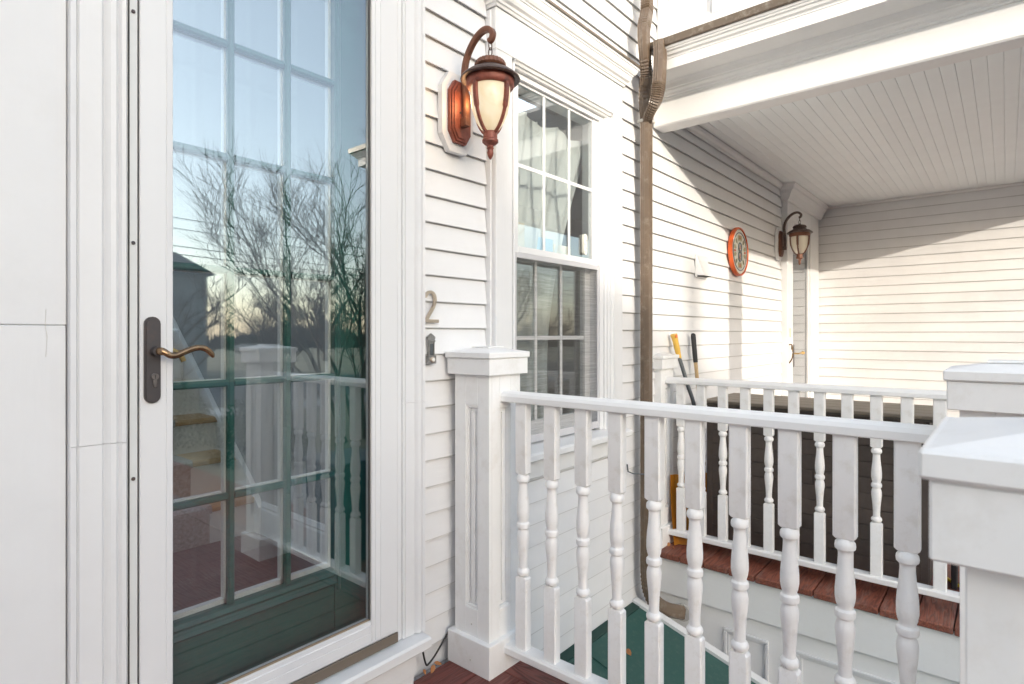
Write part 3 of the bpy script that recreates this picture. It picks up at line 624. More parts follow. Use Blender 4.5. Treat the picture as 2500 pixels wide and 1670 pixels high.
B().miter(cpf, (5.9845, 1.668, 0), (5.9845, 1.6015, 0), 0, 1, (0, -1, 0)).done('crown_return', M['trimy'], fs)
fd = B().box(6.172, 6.215, 1.618, 1.655, -.03, 2.355, .002).done('storm_stile', M['vinyl'], fs)
B().box(6.80, 6.858, 1.618, 1.655, -.03, 2.355, .002).done('storm_stile', M['vinyl'], fs)
B().box(6.2155, 6.7995, 1.618, 1.655, 2.28, 2.355, .002).done('storm_rail', M['vinyl'], fs)
B().box(6.2155, 6.7995, 1.618, 1.655, -.03, .15, .002).done('storm_rail', M['vinyl'], fs)
B().box(6.2155, 6.7995, 1.634, 1.638, .1505, 2.2795).done('glass_pane', M['glass_far'], fs)
B().box(6.2155, 6.7995, 1.70, 1.74, .0, 2.3).done('inner_door', paint("inner_door_grey", (.2, .2, .19), .6, .1, 3), fs)
B().box(6.17, 6.205, 1.598, 1.6015, .93, 1.15, .001).done('handle_plate', M['bronze'], fs)
b = B(); b.tube([(6.187, 1.60, 1.06), (6.187, 1.555, 1.06), (6.30, 1.545, 1.065)], .008, 8); b.lathe([(.004, -.018), (.02, -.008), (.02, .008), (.004, .018)], (6.30, 1.545, 1.065), 12); b.done('door_knob', M['brass'], fs, True)
B().box(6.05, 6.075, 1.594, 1.6015, 1.22, 1.31, .003).done('bell_push', M['nickel'], fs)
B().tube(spline([(6.035, 1.602, 1.15), (6.035, 1.575, 1.14), (6.035, 1.572, 1.03), (6.035, 1.602, .97)], 4), .006, 8).done('pull_handle', M['bronzepol'], fs, True)
B().box(6.10, 6.118, 1.592, 1.6015, 1.10, 1.14, .002).done('lock_body', M['bronze'], fs)

# ================================================================== DECKS
nd = thing('porch_deck', 'near porch deck of dark red composite boards at the foot of the storm door', 'deck')
ydk = 1.63
while ydk > -1.7:
    y0 = ydk - .1415
    if ydk == 1.63: y0 = 1.489
    B().box(-1.5, 1.6305, y0, ydk, -.025, 0, .003).done('deck_board', M['deck'], nd); ydk = y0 - .004 if False else y0 - .0035
B().box(1.6345, 1.775, -1.7, 1.644, -.025, .001, .003).done('border_board', M['decky'], nd)
B().box(-1.5, 1.76, -1.7, 1.64, -.9, -.03).done('deck_frame', M['trim'], nd)
for i in range(4):
    B().box(-1.3, 1.5, -2.0-.28*i, -1.70-.28*i, -.9, -.19-.19*i).done('step', M['deck'], nd)
fdk = thing('covered_deck', 'deck of the covered porch in worn reddish boards with weathered ends', 'deck')
ydk = 1.60; rr = random.Random(4)
while ydk > -1.0:
    w = .138; B().box(3.232 + rr.uniform(-.003, .003), 7.32, ydk-w, ydk, -.083 + rr.uniform(-.002, .002), -.050 + rr.uniform(-.0015, .0015), .004).done('deck_board', M['deckfar'], fdk); ydk -= w + .0045
B().box(3.262, 3.285, -1.0, 1.648, -.300, -.0845, .002).done('skirt_board', M['trimy'], fdk)
B().box(3.288, 3.32, -1.0, 1.648, -1.0, -.2995).done('skirt_backing', M['trimy'], fdk)
B().box(3.32, 7.3, -1.0, 1.64, -1.0, -.09).done('deck_frame', M['dark'], fdk)
for i, (ya, yb) in enumerate(((1.217, .974), (.838, .36), (.22, -.26), (-.40, -.88))):
    b = B()
    for (p0, p1) in (((ya, -.40), (yb, -.40)), ((ya, -.40), (ya, -.92)), ((yb, -.40), (yb, -.92))):
        if p0[1] == p1[1]: b.box(3.274, 3.2875, yb, ya, -.418, -.40, .003); b.box(3.281, 3.2878, yb+.02, ya-.02, -.432, -.4185, .002)
        else:
            s = 1 if p0[0] == yb else -1; y_ = p0[0]
            b.box(3.2745, 3.2876, min(y_, y_+s*.018), max(y_, y_+s*.018), -.92, -.4185, .003); b.box(3.2812, 3.2879, min(y_+s*.0185, y_+s*.03), max(y_+s*.0185, y_+s*.03), -.92, -.4325, .002)
    b.done('skirt_panel_moulding', M['trim'], fdk)

# ================================================================== BULKHEAD
bh = thing('cellar_bulkhead', 'dark green sloping steel cellar doors with white side board between the two porches', 'cellar door')
sl = -.29
def bhz(y): return -.31 + sl*(1.65 - y)
def slab(x0, x1, y0, y1, dz0, dz1, name, mat):
    return B().prism([(y1, bhz(y1)+dz0), (y0, bhz(y0)+dz0), (y0, bhz(y0)+dz1), (y1, bhz(y1)+dz1)], 'x', x0, x1).done(name, mat, bh)
slab(1.86, 2.452, .05, 1.600, -.012, .008, 'door_leaf', M['bulk'])
slab(2.455, 3.022, .05, 1.600, -.012, .008, 'door_leaf', M['bulk'])
slab(2.428, 2.475, .05, 1.600, .0085, .016, 'cover_strip', M['bulk'])
slab(1.80, 3.022, 1.602, 1.649, -.012, .012, 'header_flange', M['bulkdark'])
slab(1.80, 1.858, .02, 1.648, -.05, .022, 'side_board', M['trimy'])
slab(3.025, 3.075, .02, 1.648, -.05, .024, 'side_board', M['trimy'])
B().prism([(.03, bhz(.03)-.05), (1.64, bhz(1.64)-.05), (1.64, -1.0), (.03, -1.0)], 'x', 3.026, 3.074).done('side_wall', M['trimy'], bh)
B().box(1.8, 3.07, .02, .06, -1.0, bhz(.05)).done('front_wall', M['trimx'], bh)
B().lathe([(.012, 0), (.012, .012), (.006, .016)], (2.30, 1.57, bhz(1.57)+.008), 10).done('hinge_knuckle', M['bulkdark'], bh)

# ================================================================== NEWELS AND RAILINGS
def frame_recess(b, face, u0, u1, z0, z1, at, w=.012):
    """thin moulding frame proud of a newel face; face 'x' -> plane x=at facing -x ; 'y' -> plane y=at facing -y"""
    def bx(a, c, e, f, t):
        if face == 'x': b.box(at-t, at+.001, a, c, e, f, .0015)
        else: b.box(a, c, at-t, at+.001, e, f, .0015)
    bx(u0, u1, z1-w, z1, .0025); bx(u0, u1, z0, z0+w, .0025); bx(u0, u0+w, z0+w+.0003, z1-w-.0003, .0025); bx(u1-w, u1, z0+w+.0003, z1-w-.0003, .0025)
def panel_face(n, face, sign, W_, z0, z1, name='panel'):
    """a sunk panel: stiles and rails built proud around a recessed field on a face of the newel"""
    pass
def newel(name, label, x, y, zb, top, w=.178, capo=.0275, boxo=.021, capt=.027, boxh=.062, group='square newel posts of the porches', base=True, panels=True):
    """x,y = near corner (min x, min y); local origin there at floor level"""
    n = thing('newel_post', label, 'newel post', (x, y, zb), group)
    zt = top - zb; k = .015
    zbx = zt - capt - boxh
    if panels:
        B().box(k, w-k, k, w-k, 0, zbx+.01).done('shaft_core', M['newel'], n)
        pz0, pz1 = .225, zbx - .115; m = .058
        for face in range(4):
            b = B()
            def bx(u0, u1, z0, z1, d0=0, d1=k-.0003):
                if face == 0: b.box(d0, d1, u0, u1, z0, z1, .0012)
                elif face == 1: b.box(u0, u1, d0, d1, z0, z1, .0012)
                elif face == 2: b.box(w-d1, w-d0, u0, u1, z0, z1, .0012)
                else: b.box(u0, u1, w-d1, w-d0, z0, z1, .0012)
            lo, hi = (0.0, w) if face in (0, 2) else (k, w-k)
            bx(lo, m, 0, zbx); bx(w-m, hi, 0, zbx); bx(m, w-m, 0, pz0); bx(m, w-m, pz1, zbx)
            t = .010
            bx(m+.0003, m+t*.6, pz0, pz1, .004); bx(w-m-t*.6, w-m-.0003, pz0, pz1, .004); bx(m+t*.6, w-m-t*.6, pz0, pz0+t, .004); bx(m+t*.6, w-m-t*.6, pz1-t, pz1, .004); bx(m+t*.6, m+t*1.3, pz0+t, pz1-t, .009); bx(w-m-t*1.3, w-m-t*.6, pz0+t, pz1-t, .009)
            bx(m+.022, w-m-.022, pz0+t+.014, pz1-t-.014, .0065)
            b.done('panelled_face', M['newel'], n)
    else:
        B().box(0, w, 0, w, 0, zbx+.01, .012).done('shaft', M['newel'], n)
    if base:
        B().box(-.0205, w+.0205, -.0205, w+.0205, 0, .121, .0025).done('base', M['newel'], n)
    B().box(-boxo, w+boxo, -boxo, w+boxo, zbx, zt-capt-.0004, .002 if capt < .04 else .006).done('collar', M['newel'], n)
    b = B(); c0, c1 = -capo, w+capo; zc = zt-capt
    b.box(c0, c1, c0, c1, zc, zt-.004, .003 if capt < .04 else .008)
    b.done('cap', M['newel'], n)
    b = B(); pts = [(c0+.004, c0+.004), (c1-.004, c0+.004), (c1-.004, c1-.004), (c0+.004, c1-.004)]
    vs = [b.bm.verts.new((p[0], p[1], zt-.0045)) for p in pts]; q = .33*(c1-c0); vt = [b.bm.verts.new((c0+q*(1 if p[0] < w/2 else 2.03), c0+q*(1 if p[1] < w/2 else 2.03), zt+.010)) for p in pts]
    for i in range(4): b.bm.faces.new((vs[i], vs[(i+1) % 4], vt[(i+1) % 4], vt[i]))
    b.bm.faces.new(vt); b.bm.faces.new(vs[::-1]); b.done('cap_top', M['newel'], n)
    qx = w*.25
    B().box(qx, w-qx, qx, w-qx, zt+.0105, zt+.0155, .0015).done('cap_plate', M['newel'], n)
    return n
newel('newel_post', 'panelled white newel post with square base standing against the wall right of the storm door', 1.568, 1.438, 0, 1.188)
nA = [o for o in C.objects if o.name == 'newel_post'][0]
for (u, z) in ((.089, .165), (.075, .045)): B().lathe([(.0035, 0), (.0035, -.0012)], (-.0002 if z > .13 else -.0207, u, z), 8, 'x').done('nail_hole', M['caulk'], nA)
newel('newel_post', 'nearest and largest looking white newel post, cut off by the right edge of the photo', .564, -.154, -.01, 1.167)
newel('newel_post', 'white newel behind the nearest one, ending the near railing, mostly its shaded cap showing', 1.568, -.102, -.005, 1.178)
newel('newel_post', 'slim white half newel against the wall just right of the brown downspout', 3.31, 1.612, -.052, 1.125)
newel('newel_post', 'white newel ending the far railing, hidden behind the newels at the right edge', 3.31, -.62, -.052, 1.125)

def baluster_mesh(h_bot=.263, h_turn=.374, h_top=.262, wx=.034, wy=.052):
    b = B(); z1 = h_bot; z2 = z1 + h_turn; z3 = z2 + h_top
    def sq(za, zb, cb, ct):
        c = .004; pf = lambda sx, sy: [(-sx+c, -sy), (sx-c, -sy), (sx, -sy+c), (sx, sy-c), (sx-c, sy), (-sx+c, sy), (-sx, sy-c), (-sx, -sy+c)]
        L_ = [(za, .80 if cb else 1), (za+(.006 if cb else 0), 1), (zb-(.006 if ct else 0), 1), (zb, .80 if ct else 1)]
        rings = [[b.bm.verts.new((px*k, py*k, z)) for px, py in pf(wx/2, wy/2)] for z, k in L_]
        for A, D in zip(rings, rings[1:]):
            for i in range(8): b.bm.faces.new((A[i], A[(i+1) % 8], D[(i+1) % 8], D[i]))
        b.bm.faces.new(rings[0]); b.bm.faces.new(rings[-1][::-1])
    sq(0, z1, False, True); sq(z2, z3, True, False)
    r0 = .0165; T = h_turn
    pr = [(.010, -.001), (.014, .004), (.0195, .008), (.0215, .014), (.0212, .020), (.018, .026), (.0145, .030),
          (.0138, .036), (.0140, .055), (.0155, .085), (.0180, .112), (.0200, .135), (.0205, .150), (.0185, .163), (.0160, .170),
          (.0165, .174), (.0205, .178), (.0215, .186), (.0205, .194), (.0165, .199), (.0160, .203),
          (.0185, .212), (.0208, .228), (.0208, .248), (.0190, .275), (.0160, .305), (.0145, .330), (.0145, .340),
          (.0160, .344), (.0205, .349), (.0215, .356), (.0205, .364), (.0165, .370), (.012, .375)]
    pr = [(r*1.13, h) for r, h in pr]
    b.lathe(pr, (0, 0, z1), 20)
    bmesh.ops.recalc_face_normals(b.bm, faces=b.bm.faces)
    me = bpy.data.meshes.new('baluster'); b.bm.to_mesh(me); b.bm.free(); me.materials.append(M['baluster'])
    me.polygons.foreach_set('use_smooth', [True]*len(me.polygons))
    try: me.set_sharp_from_angle(angle=R(32))
    except Exception: pass
    return me
BM = baluster_mesh()
def railing(label, xc, y_left, y_right, zoff, ys_):
    r = thing('porch_railing', label, 'railing', (xc, y_left, zoff), 'turned baluster railings')
    top = [(-.028, .999), (.028, .999), (.030, 1.002), (.030, 1.020), (.024, 1.031), (.012, 1.038), (-.012, 1.038), (-.024, 1.031), (-.030, 1.020), (-.030, 1.002)]
    B().prism(top, 'y', 0, y_right - y_left).done('top_rail', M['trimy'], r)
    bot = [(-.030, .068), (.030, .068), (.032, .071), (.032, .092), (.026, .100), (-.026, .100), (-.032, .092), (-.032, .071)]
    B().prism(bot, 'y', 0, y_right - y_left).done('bottom_rail', M['trimy'], r)
    for y in ys_:
        o = link('baluster', BM, r); o.location = (0, y - y_left, .1003)
    return r
railing('near white railing with ten turned balusters starting at the panelled wall newel', 1.66, 1.4375, .077, 0, [1.353 - .1305*i for i in range(10)])
railing('far white railing with turned balusters in front of the dark storage box', 3.40, 1.6115, -.44, -.053, [1.521 - .1283*i for i in range(15)])

# ================================================================== DOWNSPOUT
ds = thing('downspout', 'brown corrugated metal downspout with two elbows running down the white wall corner', 'downspout')
def rsec(w, d, n=5, fl=.0036):
    pts = []; cr = .010
    per = []
    def side(ax, ay, bx, by, nx, ny, wav):
        k = 9
        for i in range(k):
            t = i/k; o = fl*abs(math.sin(t*math.pi*wav)) if 0 < i < k else 0
            per.append((ax+(bx-ax)*t - nx*o, ay+(by-ay)*t - ny*o))
    W2, D2 = w/2, d/2
    side(-W2+cr, -D2, W2-cr, -D2, 0, -1, 4); side(W2, -D2+cr, W2, D2-cr, 1, 0, 3); side(W2-cr, D2, -W2+cr, D2, 0, 1, 4); side(-W2, D2-cr, -W2, -D2+cr, -1, 0, 3)
    return per
sec = rsec(.078, .058)
def pipe(pts, name, ribs=None, seg=8, mat='spout', par=ds, sc0=1.0):
    P = spline(pts, seg); n = len(P); sc = []
    for i in range(n):
        t = i/(n-1); s = sc0
        if ribs:
            for a, b_ in ribs:
                if a < t < b_: s *= 1.05 - .13*(i % 2)
        sc.append(s)
    return B().sweep(P, sec, (0, 1, 0), sc).done(name, M[mat], par, True)
pipe([(3.071, 1.585, 2.50), (3.071, 1.585, 2.3), (3.071, 1.585, .3), (3.071, 1.585, -.06)], 'lower_pipe', seg=2)
pipe([(3.050, 1.580, 2.715), (3.048, 1.582, 2.66), (3.055, 1.584, 2.56), (3.071, 1.585, 2.49)], 'funnel_pipe', [(.30, .62)], 10, sc0=1.02)
pipe([(3.040, 1.565, 3.9), (3.038, 1.565, 3.30), (3.036, 1.563, 3.13), (3.022, 1.560, 3.06), (2.972, 1.548, 2.975), (2.966, 1.546, 2.90), (2.985, 1.548, 2.80), (3.022, 1.560, 2.72), (3.040, 1.572, 2.675)], 'upper_pipe', [(.22, .33), (.44, .53), (.76, .90)], 12)
pipe([(3.005, 1.468, 2.872), (3.003, 1.466, 2.77), (2.992, 1.466, 2.66), (2.990, 1.472, 2.60), (3.002, 1.495, 2.548), (3.035, 1.545, 2.510), (3.066, 1.580, 2.495)], 'branch_pipe', [(.40, .88)], 12, sc0=1.06)
B().box(3.027, 3.115, 1.548, 1.620, 2.468, 2.487, .006).done('joint_band', M['caulk'], ds)
pipe([(3.071, 1.585, -.05), (3.071, 1.583, -.14), (3.080, 1.575, -.22), (3.11, 1.55, -.30), (3.17, 1.51, -.35), (3.262, 1.45, -.385)], 'foot_elbow', [(.15, .6)], 8)
B().box(3.029, 3.113, 1.544, 1.549, .445, .459, .001).done('strap', M['steel'], ds)
B().tube([(3.03, 1.548, .452), (2.96, 1.61, .462), (2.955, 1.64, .47), (2.955, 1.645, .51)], .004, 6).done('strap_bracket', M['steel'], ds)
B().tube([(3.02, 1.55, 3.32), (2.99, 1.60, 3.27), (2.985, 1.64, 3.24)], .004, 6).done('strap_bracket', M['bronze'], ds)
B().lathe([(.034, -.001), (.05, -.003), (.052, .004), (.036, .006)], (3.2595, 1.452, -.385), 14, 'x').done('hole_sealant', M['caulk'], ds)

# ================================================================== LANTERNS
def octa(w, h, c):
    return [(-w/2+c, -h/2), (w/2-c, -h/2), (w/2, -h/2+c*1.6), (w/2, h/2-c*1.6), (w/2-c, h/2), (-w/2+c, h/2), (-w/2, h/2-c*1.6), (-w/2, -h/2+c*1.6)]
def lantern(loc, label, glass, c1, c2, lit):
    t = thing('wall_lantern', label, 'wall lamp', loc, 'lantern wall lamps')
    # local: x along wall, y = 0 at the siding face, outward is -y, z=0 plate centre
    B().prism(octa(.165, .305, .038), 'y', .003, -.022).done('mounting_block', M['trim'], t)
    bp_ = B().prism(octa(.112, .238, .026), 'y', -.0225, -.036).done('backplate', M[c1], t)
    B().prism(octa(.098, .222, .024), 'y', -.0365, -.042).done('plate_step', M[c1], bp_); B().prism(octa(.082, .204, .022), 'y', -.0425, -.046).done('plate_step', M[c1], bp_)
    B().lathe([(.004, 0), (.004, -.003)], (-.012, -.0462, -.005), 10, 'y').done('plate_screw', M['dark'], bp_)
    B().box(-.012, .012, -.078, -.0465, -.060, -.026, .002).done('arm_bracket', M[c2], t)
    pts = spline([(0, -.066, -.045), (0, -.066, .03), (0, -.060, .10), (0, -.058, .155), (0, -.072, .205), (0, -.105, .250), (0, -.145, .275), (0, -.180, .276), (0, -.203, .256), (0, -.200, .235), (0, -.186, .228)], 5)
    n = len(pts); B().sweep(pts, [(-.010, -.008), (-.0045, -.0115), (.0045, -.0115), (.010, -.008), (.010, .008), (.0045, .0115), (-.0045, .0115), (-.010, .008)], (1, 0, 0), [1.05 - .25*max(0, i/n-.6) for i in range(n)]).done('arm', M[c2], t, True)
    yl = -.192
    for zc, rot in ((.212, 0), (.186, 1)):
        P = [(((.0085*math.cos(q)) if not rot else 0), yl + ((.0085*math.cos(q)) if rot else 0), zc + .017*math.sin(q)) for q in [2*math.pi*i/16 for i in range(16)]]
        B().tube(P, .0022, 6, None, True, (0, 1, 0) if not rot else (1, 0, 0)).done('chain_link', M['patina'], t, True)
    cap = B().lathe([(.004, .172), (.010, .171), (.012, .162), (.030, .160), (.048, .154), (.056, .144), (.057, .134), (.050, .128)], (0, yl, 0), 44, 'z', (.130, .156, .035)).done('cap_crown', M[c2], t, True)
    B().lathe([(.050, .1275), (.056, .124), (.060, .118), (.085, .108), (.108, .090), (.111, .084), (.108, .081), (.098, .080), (.088, .086), (.05, .09)], (0, yl, 0), 40).done('cap_brim', M['patina'], t, True)
    B().lathe([(.086, .0855), (.089, .080), (.089, .060), (.083, .052), (.078, .050), (.074, .052), (.074, .0855)], (0, yl, 0), 32).done('collar_band', M[c1], t, True)
    g = [(.010, .078), (.068, .076), (.0735, .058), (.074, .03), (.071, -.005), (.064, -.040), (.052, -.072), (.036, -.096), (.018, -.108)]
    B().lathe(g, (0, yl, 0), 32).done('glass_shade', M[glass], t, True)
    for kq in range(4):
        a = math.pi/2*kq; ca, sa = math.cos(a), math.sin(a)
        P = spline([((.080)*ca, yl + .080*sa, .072), (.081*ca, yl+.081*sa, .03), (.077*ca, yl+.077*sa, -.01), (.069*ca, yl+.069*sa, -.045), (.055*ca, yl+.055*sa, -.078), (.036*ca, yl+.036*sa, -.104), (.016*ca, yl+.016*sa, -.118)], 4)
        n = len(P); rb = B().sweep(P, [(-.0075, -.004), (.0075, -.004), (.006, .004), (-.006, .004)], (sa, -ca, 0) if False else (ca, sa, 0.001), [1.25 if i < n*.42 else .85 for i in range(n)]).done('rib', M[c1], t)
        b = B()
        for q in range(5):
            zq = .045 - q*.019; rq = .0845 - .0006*q*q
            b.lathe([(.0005, .0), (.0035, .001), (.0035, -.001)], (rq*ca, yl+rq*sa, zq), 8)
        b.done('rib_stud', M[c1], rb)
    B().lathe([(.022, -.108), (.026, -.112), (.026, -.135), (.030, -.139), (.030, -.147), (.022, -.155), (.013, -.160), (.012, -.166), (.014, -.169), (.011, -.173), (.011, -.180), (.0125, -.186), (.010, -.197), (.004, -.208), (.001, -.211)], (0, yl, 0), 24).done('finial', M[c1], t, True)
    if lit:
        ld = bpy.data.lights.new('bulb', 'POINT'); ld.energy = .2; ld.color = (1, .62, .30); ld.shadow_soft_size = .03
        lo = bpy.data.objects.new('bulb', ld); C.objects.link(lo); lo.parent = t; lo.location = (-.012, yl+.092, .02)
    return t
lantern((1.595, 1.649, 2.107), 'lit copper coloured wall lantern beside the storm door, glass glowing warm', 'lampon', 'copper', 'copper2', True)
lantern((5.83, 1.649, 2.10), 'unlit bronze wall lantern far back under the covered porch beside its doorway', 'lampoff', 'copper2', 'patina', False)

# ================================================================== SMALL THINGS ON THE WALL
# house number
pts = spline([(0, 0, .094), (.010, 0, .108), (.026, 0, .114), (.042, 0, .106), (.049, 0, .088), (.045, 0, .068), (.032, 0, .046), (.016, 0, .024), (.004, 0, .006)], 5)
b = B(); sec2 = [(-.005, -.0052), (.005, -.0052), (.005, .0052), (-.005, .0052)]
hn = thing('house_number', 'brushed metal digit 2 fixed to the clapboards above the doorbell', 'house number', (1.438, 1.640, 1.294))
b.sweep(pts, sec2, (0, 1, 0)); b.box(-.002, .066, -.0057, .0057, -.0004, .0115, .0015); b.done('digit', M['nickel'], hn)
# doorbell
db = thing('doorbell', 'ornate pewter doorbell plate with round white button under the digit 2', 'doorbell', (1.468, 1.646, 1.20))
B().prism([(-.014, -.036), (.014, -.036), (.016, .032), (.019, .034), (.019, .040), (0, .053), (-.019, .040), (-.019, .034), (-.016, .032)], 'y', 0, -.008).done('plate', M['pewter'], db)
B().prism([(-.021, -.060), (.019, -.060), (.019, -.030), (-.021, -.030)], 'y', .002, -.013).done('button_housing', M['pewter'], db)
B().box(-.008, .008, -.0095, -.0083, -.028, .014, .0005).done('inset', M['steel'], db)
for sx in (-1, 1): B().box(sx*.0115-.0018, sx*.0115+.0018, -.011, -.0083, -.030, .020, .0006).done('pilaster', M['pewter'], db)
B().box(-.017, .017, -.012, -.0083, .022, .027, .001).done('ledge', M['pewter'], db)
B().lathe([(.0105, -.013), (.0105, -.016), (.008, -.019)], (0, 0, -.045), 20, 'y').done('bezel', M['nickel'], db, True)
B().lathe([(.007, -.0185), (.007, -.0205), (.004, -.022)], (0, 0, -.045), 16, 'y').done('button', paint("white_button", (.8, .79, .74), .3, .02, 5), db, True)
# ceramic wall disc
dc = thing('wall_plaque', 'round orange rimmed ceramic plaque with leaf pattern on the far clapboard wall', 'wall plaque', (4.715, 1.645, 1.907))
B().lathe([(.190, 0), (.194, -.006), (.194, -.024), (.190, -.032), (.184, -.034), (.179, -.033), (.177, -.017)], (0, 0, 0), 56, 'y').done('rim', M['rim'], dc, True)
B().lathe([(.176, -.0175), (.1755, -.026), (.001, -.027)], (0, 0, 0), 48, 'y').done('face', M['face'], dc)
B().tube([(.150*math.cos(q), -.028, .150*math.sin(q)) for q in [2*math.pi*i/40 for i in range(40)]], .004, 6, None, True, (0, 1, 0)).done('ring', M['ring'], dc, True)
def petal(a, r0, r1, w, mt, nm='leaf_motif'):
    ca, sa = math.cos(a), math.sin(a); P = [(r0, 0), (r0+(r1-r0)*.55, w), (r1, w*.65), (r1, -w*.65), (r0+(r1-r0)*.55, -w)]
    B().prism([(u*ca - v*sa, u*sa + v*ca) for u, v in P], 'y', -.0271, -.0295).done(nm, M[mt], dc)
for q in range(12):
    a = math.pi*2*q/12 + .26
    petal(a, .082, .132, .017, 'olive')
for q, m_ in ((0, 'rim'), (3, 'redgl'), (6, 'rim'), (9, 'redgl'), (1.5, 'ring'), (4.5, 'ring'), (7.5, 'ring'), (10.5, 'ring')): petal(math.pi*2*q/12, .09, .128, .010, m_, 'petal_motif')
for zc, r_ in ((.030, .040), (-.034, .044)):
    P = [(r_*.82*math.cos(q), -.0285, zc + r_*math.sin(q)) for q in [2*math.pi*i/24 for i in range(24)]]
    B().tube(P, .005, 6, None, True, (0, 1, 0)).done('ring_motif', M['ring'], dc, True)
for zc, s in ((.034, 1), (.018, -1), (-.030, 1), (-.044, -1)): B().prism([(-.012*s, zc-.018), (.010*s, zc-.012), (.004*s, zc+.020)], 'y', -.0271, -.0298).done('figure_motif', M['redgl'], dc)
# vent hood
vt = thing('vent_hood', 'small square white vent hood on the far clapboards left of the plaque', 'vent', (4.02, 1.649, 1.72))
B().box(-.10, .085, -.006, .004, -.075, .085, .002).done('flange', M['trim'], vt)
b = B(); v = [b.bm.verts.new(p) for p in ((-.095, -.0065, .08), (.08, -.0065, .08), (-.095, -.0065, -.060), (.08, -.0065, -.060), (-.075, -.05, -.060), (.065, -.05, -.060))]
for f in ((0, 1, 5, 4), (0, 4, 2), (1, 3, 5), (0, 2, 3, 1)): b.bm.faces.new([v[i] for i in f])
b.done('hood', M['trim'], vt)
B().box(-.085, .072, -.042, -.008, -.0625, -.0605).done('opening', M['dark'], vt)

# ================================================================== THINGS ON THE FAR PORCH
bx = thing('storage_box', 'dark brown slatted storage box with a tan lid behind the far railing', 'storage box', (3.55, .295, -.05))
L_ = 1.125; Dp = .52; Hh = .86
B().box(.008, Dp-.008, .008, L_-.008, .045, Hh).done('carcass', M['box'], bx)
z = .05; i = 0
rr = random.Random(12)
while z < Hh - .05:
    j = .35 + .4*((i*37) % 7)/7; h = .083
    for a, b_ in ((.012, j), (j+.004, L_-.012)): B().box(0, .0085, a, b_, z, z+h-.004, .002).done('slat', M['box'], bx)
    z += h; i += 1
z = .05
while z < Hh - .05: B().box(.012, Dp-.012, -.004, .0085, z, z+.079, .002).done('slat', M['box'], bx); B().box(.012, Dp-.012, L_-.0085, L_+.004, z, z+.079, .002).done('slat', M['box'], bx); z += .083
for ya in (0, L_-.035): B().box(-.004, .03, ya, ya+.035, 0, Hh-.01, .003).done('corner_post', M['box'], bx)
B().box(-.002, .03, .036, L_-.036, Hh-.055, Hh-.006, .003).done('top_band', M['box'], bx)
B().box(-.002, .03, .036, L_-.036, .0, .045, .003).done('bottom_band', M['box'], bx)
B().box(-.022, Dp+.015, -.02, L_+.02, Hh+.002, Hh+.016, .003).done('lid_rim', paint("lid_rim_dark", (.09, .075, .06), .5, .1, 8), bx)
for q in range(4):
    a = -.024 + q*(Dp+.04)/4; B().box(a, a+(Dp+.04)/4-.004, -.022, L_+.022, Hh+.0165, Hh+.034, .003).done('lid_plank', M['lid'], bx)
s1 = thing('snow_shovel', 'snow shovel with yellow grip, grey bent shaft and amber blade leaning by the half newel', 'shovel', (3.5, 1.5, -.05))
def loc(p): return (p[0]-3.5, p[1]-1.5, p[2]+.05)
P = spline([loc(q) for q in ((3.525, 1.59, 1.10), (3.548, 1.545, .93), (3.563, 1.505, .78), (3.575, 1.49, .50), (3.555, 1.50, .26))], 5)
B().tube(P, .0125, 10).done('shaft', M['steel'], s1, True)
P = spline([loc(q) for q in ((3.493, 1.613, 1.25), (3.503, 1.608, 1.215), (3.514, 1.600, 1.16), (3.527, 1.590, 1.095))], 4)
g_ = B().sweep(P, [(.016*math.cos(t*math.pi/6), .020*math.sin(t*math.pi/6)) for t in range(12)], (0, 1, 0), [1.15 - .03*i + .05*math.sin(i) for i in range(len(P))]).done('grip', M['yellow'], s1, True)
B().lathe([(.010, -.003), (.010, .003)], loc((3.487, 1.592, 1.237)), 12, 'y').done('grip_plug', M['orange'], g_)
b = B(); nu = 9
for side in (0,):
    g = []
    for j in range(6):
        row = []
        for i in range(nu):
            u = i/(nu-1)-.5; v = j/5
            bl = .012*math.sin(u*math.pi*10) - .05*(1-v)**2; row.append(b.bm.verts.new(loc((3.525 + u*.30*.80 + bl*.6, 1.505 - u*.30*.60 + bl*.8, -.045 + .42*v))))
        g.append(row)
    for j in range(5):
        for i in range(nu-1): b.bm.faces.new((g[j][i], g[j][i+1], g[j+1][i+1], g[j+1][i]))
bmesh.ops.solidify(b.bm, geom=list(b.bm.faces), thickness=.004); b.done('blade', M['amber'], s1, True)
s2 = thing('garden_spade', 'long wooden handled tool with black rubber grip leaning on the wall behind the storage box', 'garden tool', (3.8, 1.62, -.05))
def loc(p): return (p[0]-3.8, p[1]-1.62, p[2]+.05)
B().tube([loc((3.800, 1.615, 1.245)), loc((3.812, 1.603, 1.06))], .0165, 10, [1.0, .92]).done('grip', M['rubber'], s2, True)
B().lathe([(.002, .012), (.012, .008), (.0165, 0)], loc((3.800, 1.615, 1.245)), 10).done('grip_end', M['rubber'], s2, True)
B().tube([loc((3.812, 1.603, 1.061)), loc((3.83, 1.585, .80)), loc((3.87, 1.56, .25))], .0125, 10).done('shaft', M['ash'], s2, True)
B().box(.03, .12, -.075, -.055, .0, .30, .003).done('blade', M['steel'], s2)
s3 = thing('wooden_stake', 'short brown wooden handle standing upright between half newel and storage box', 'garden tool', (3.50, 1.545, -.05))
B().tube([(0, 0, 0), (.0, .02, .95)], .011, 8).done('shaft', M['bark'], s3)
hose = B().tube(spline([(3.9, .27, -.043), (3.75, .16, -.04), (3.9, .02, -.04), (4.3, -.1, -.04), (4.5, -.3, -.04)], 6), .008, 8).done('extension_cord', paint("yellow_cord", (.8, .55, .02), .4, .05, 9), None, True, 'yellow cord lying on the far deck right of the storage box', 'cord')
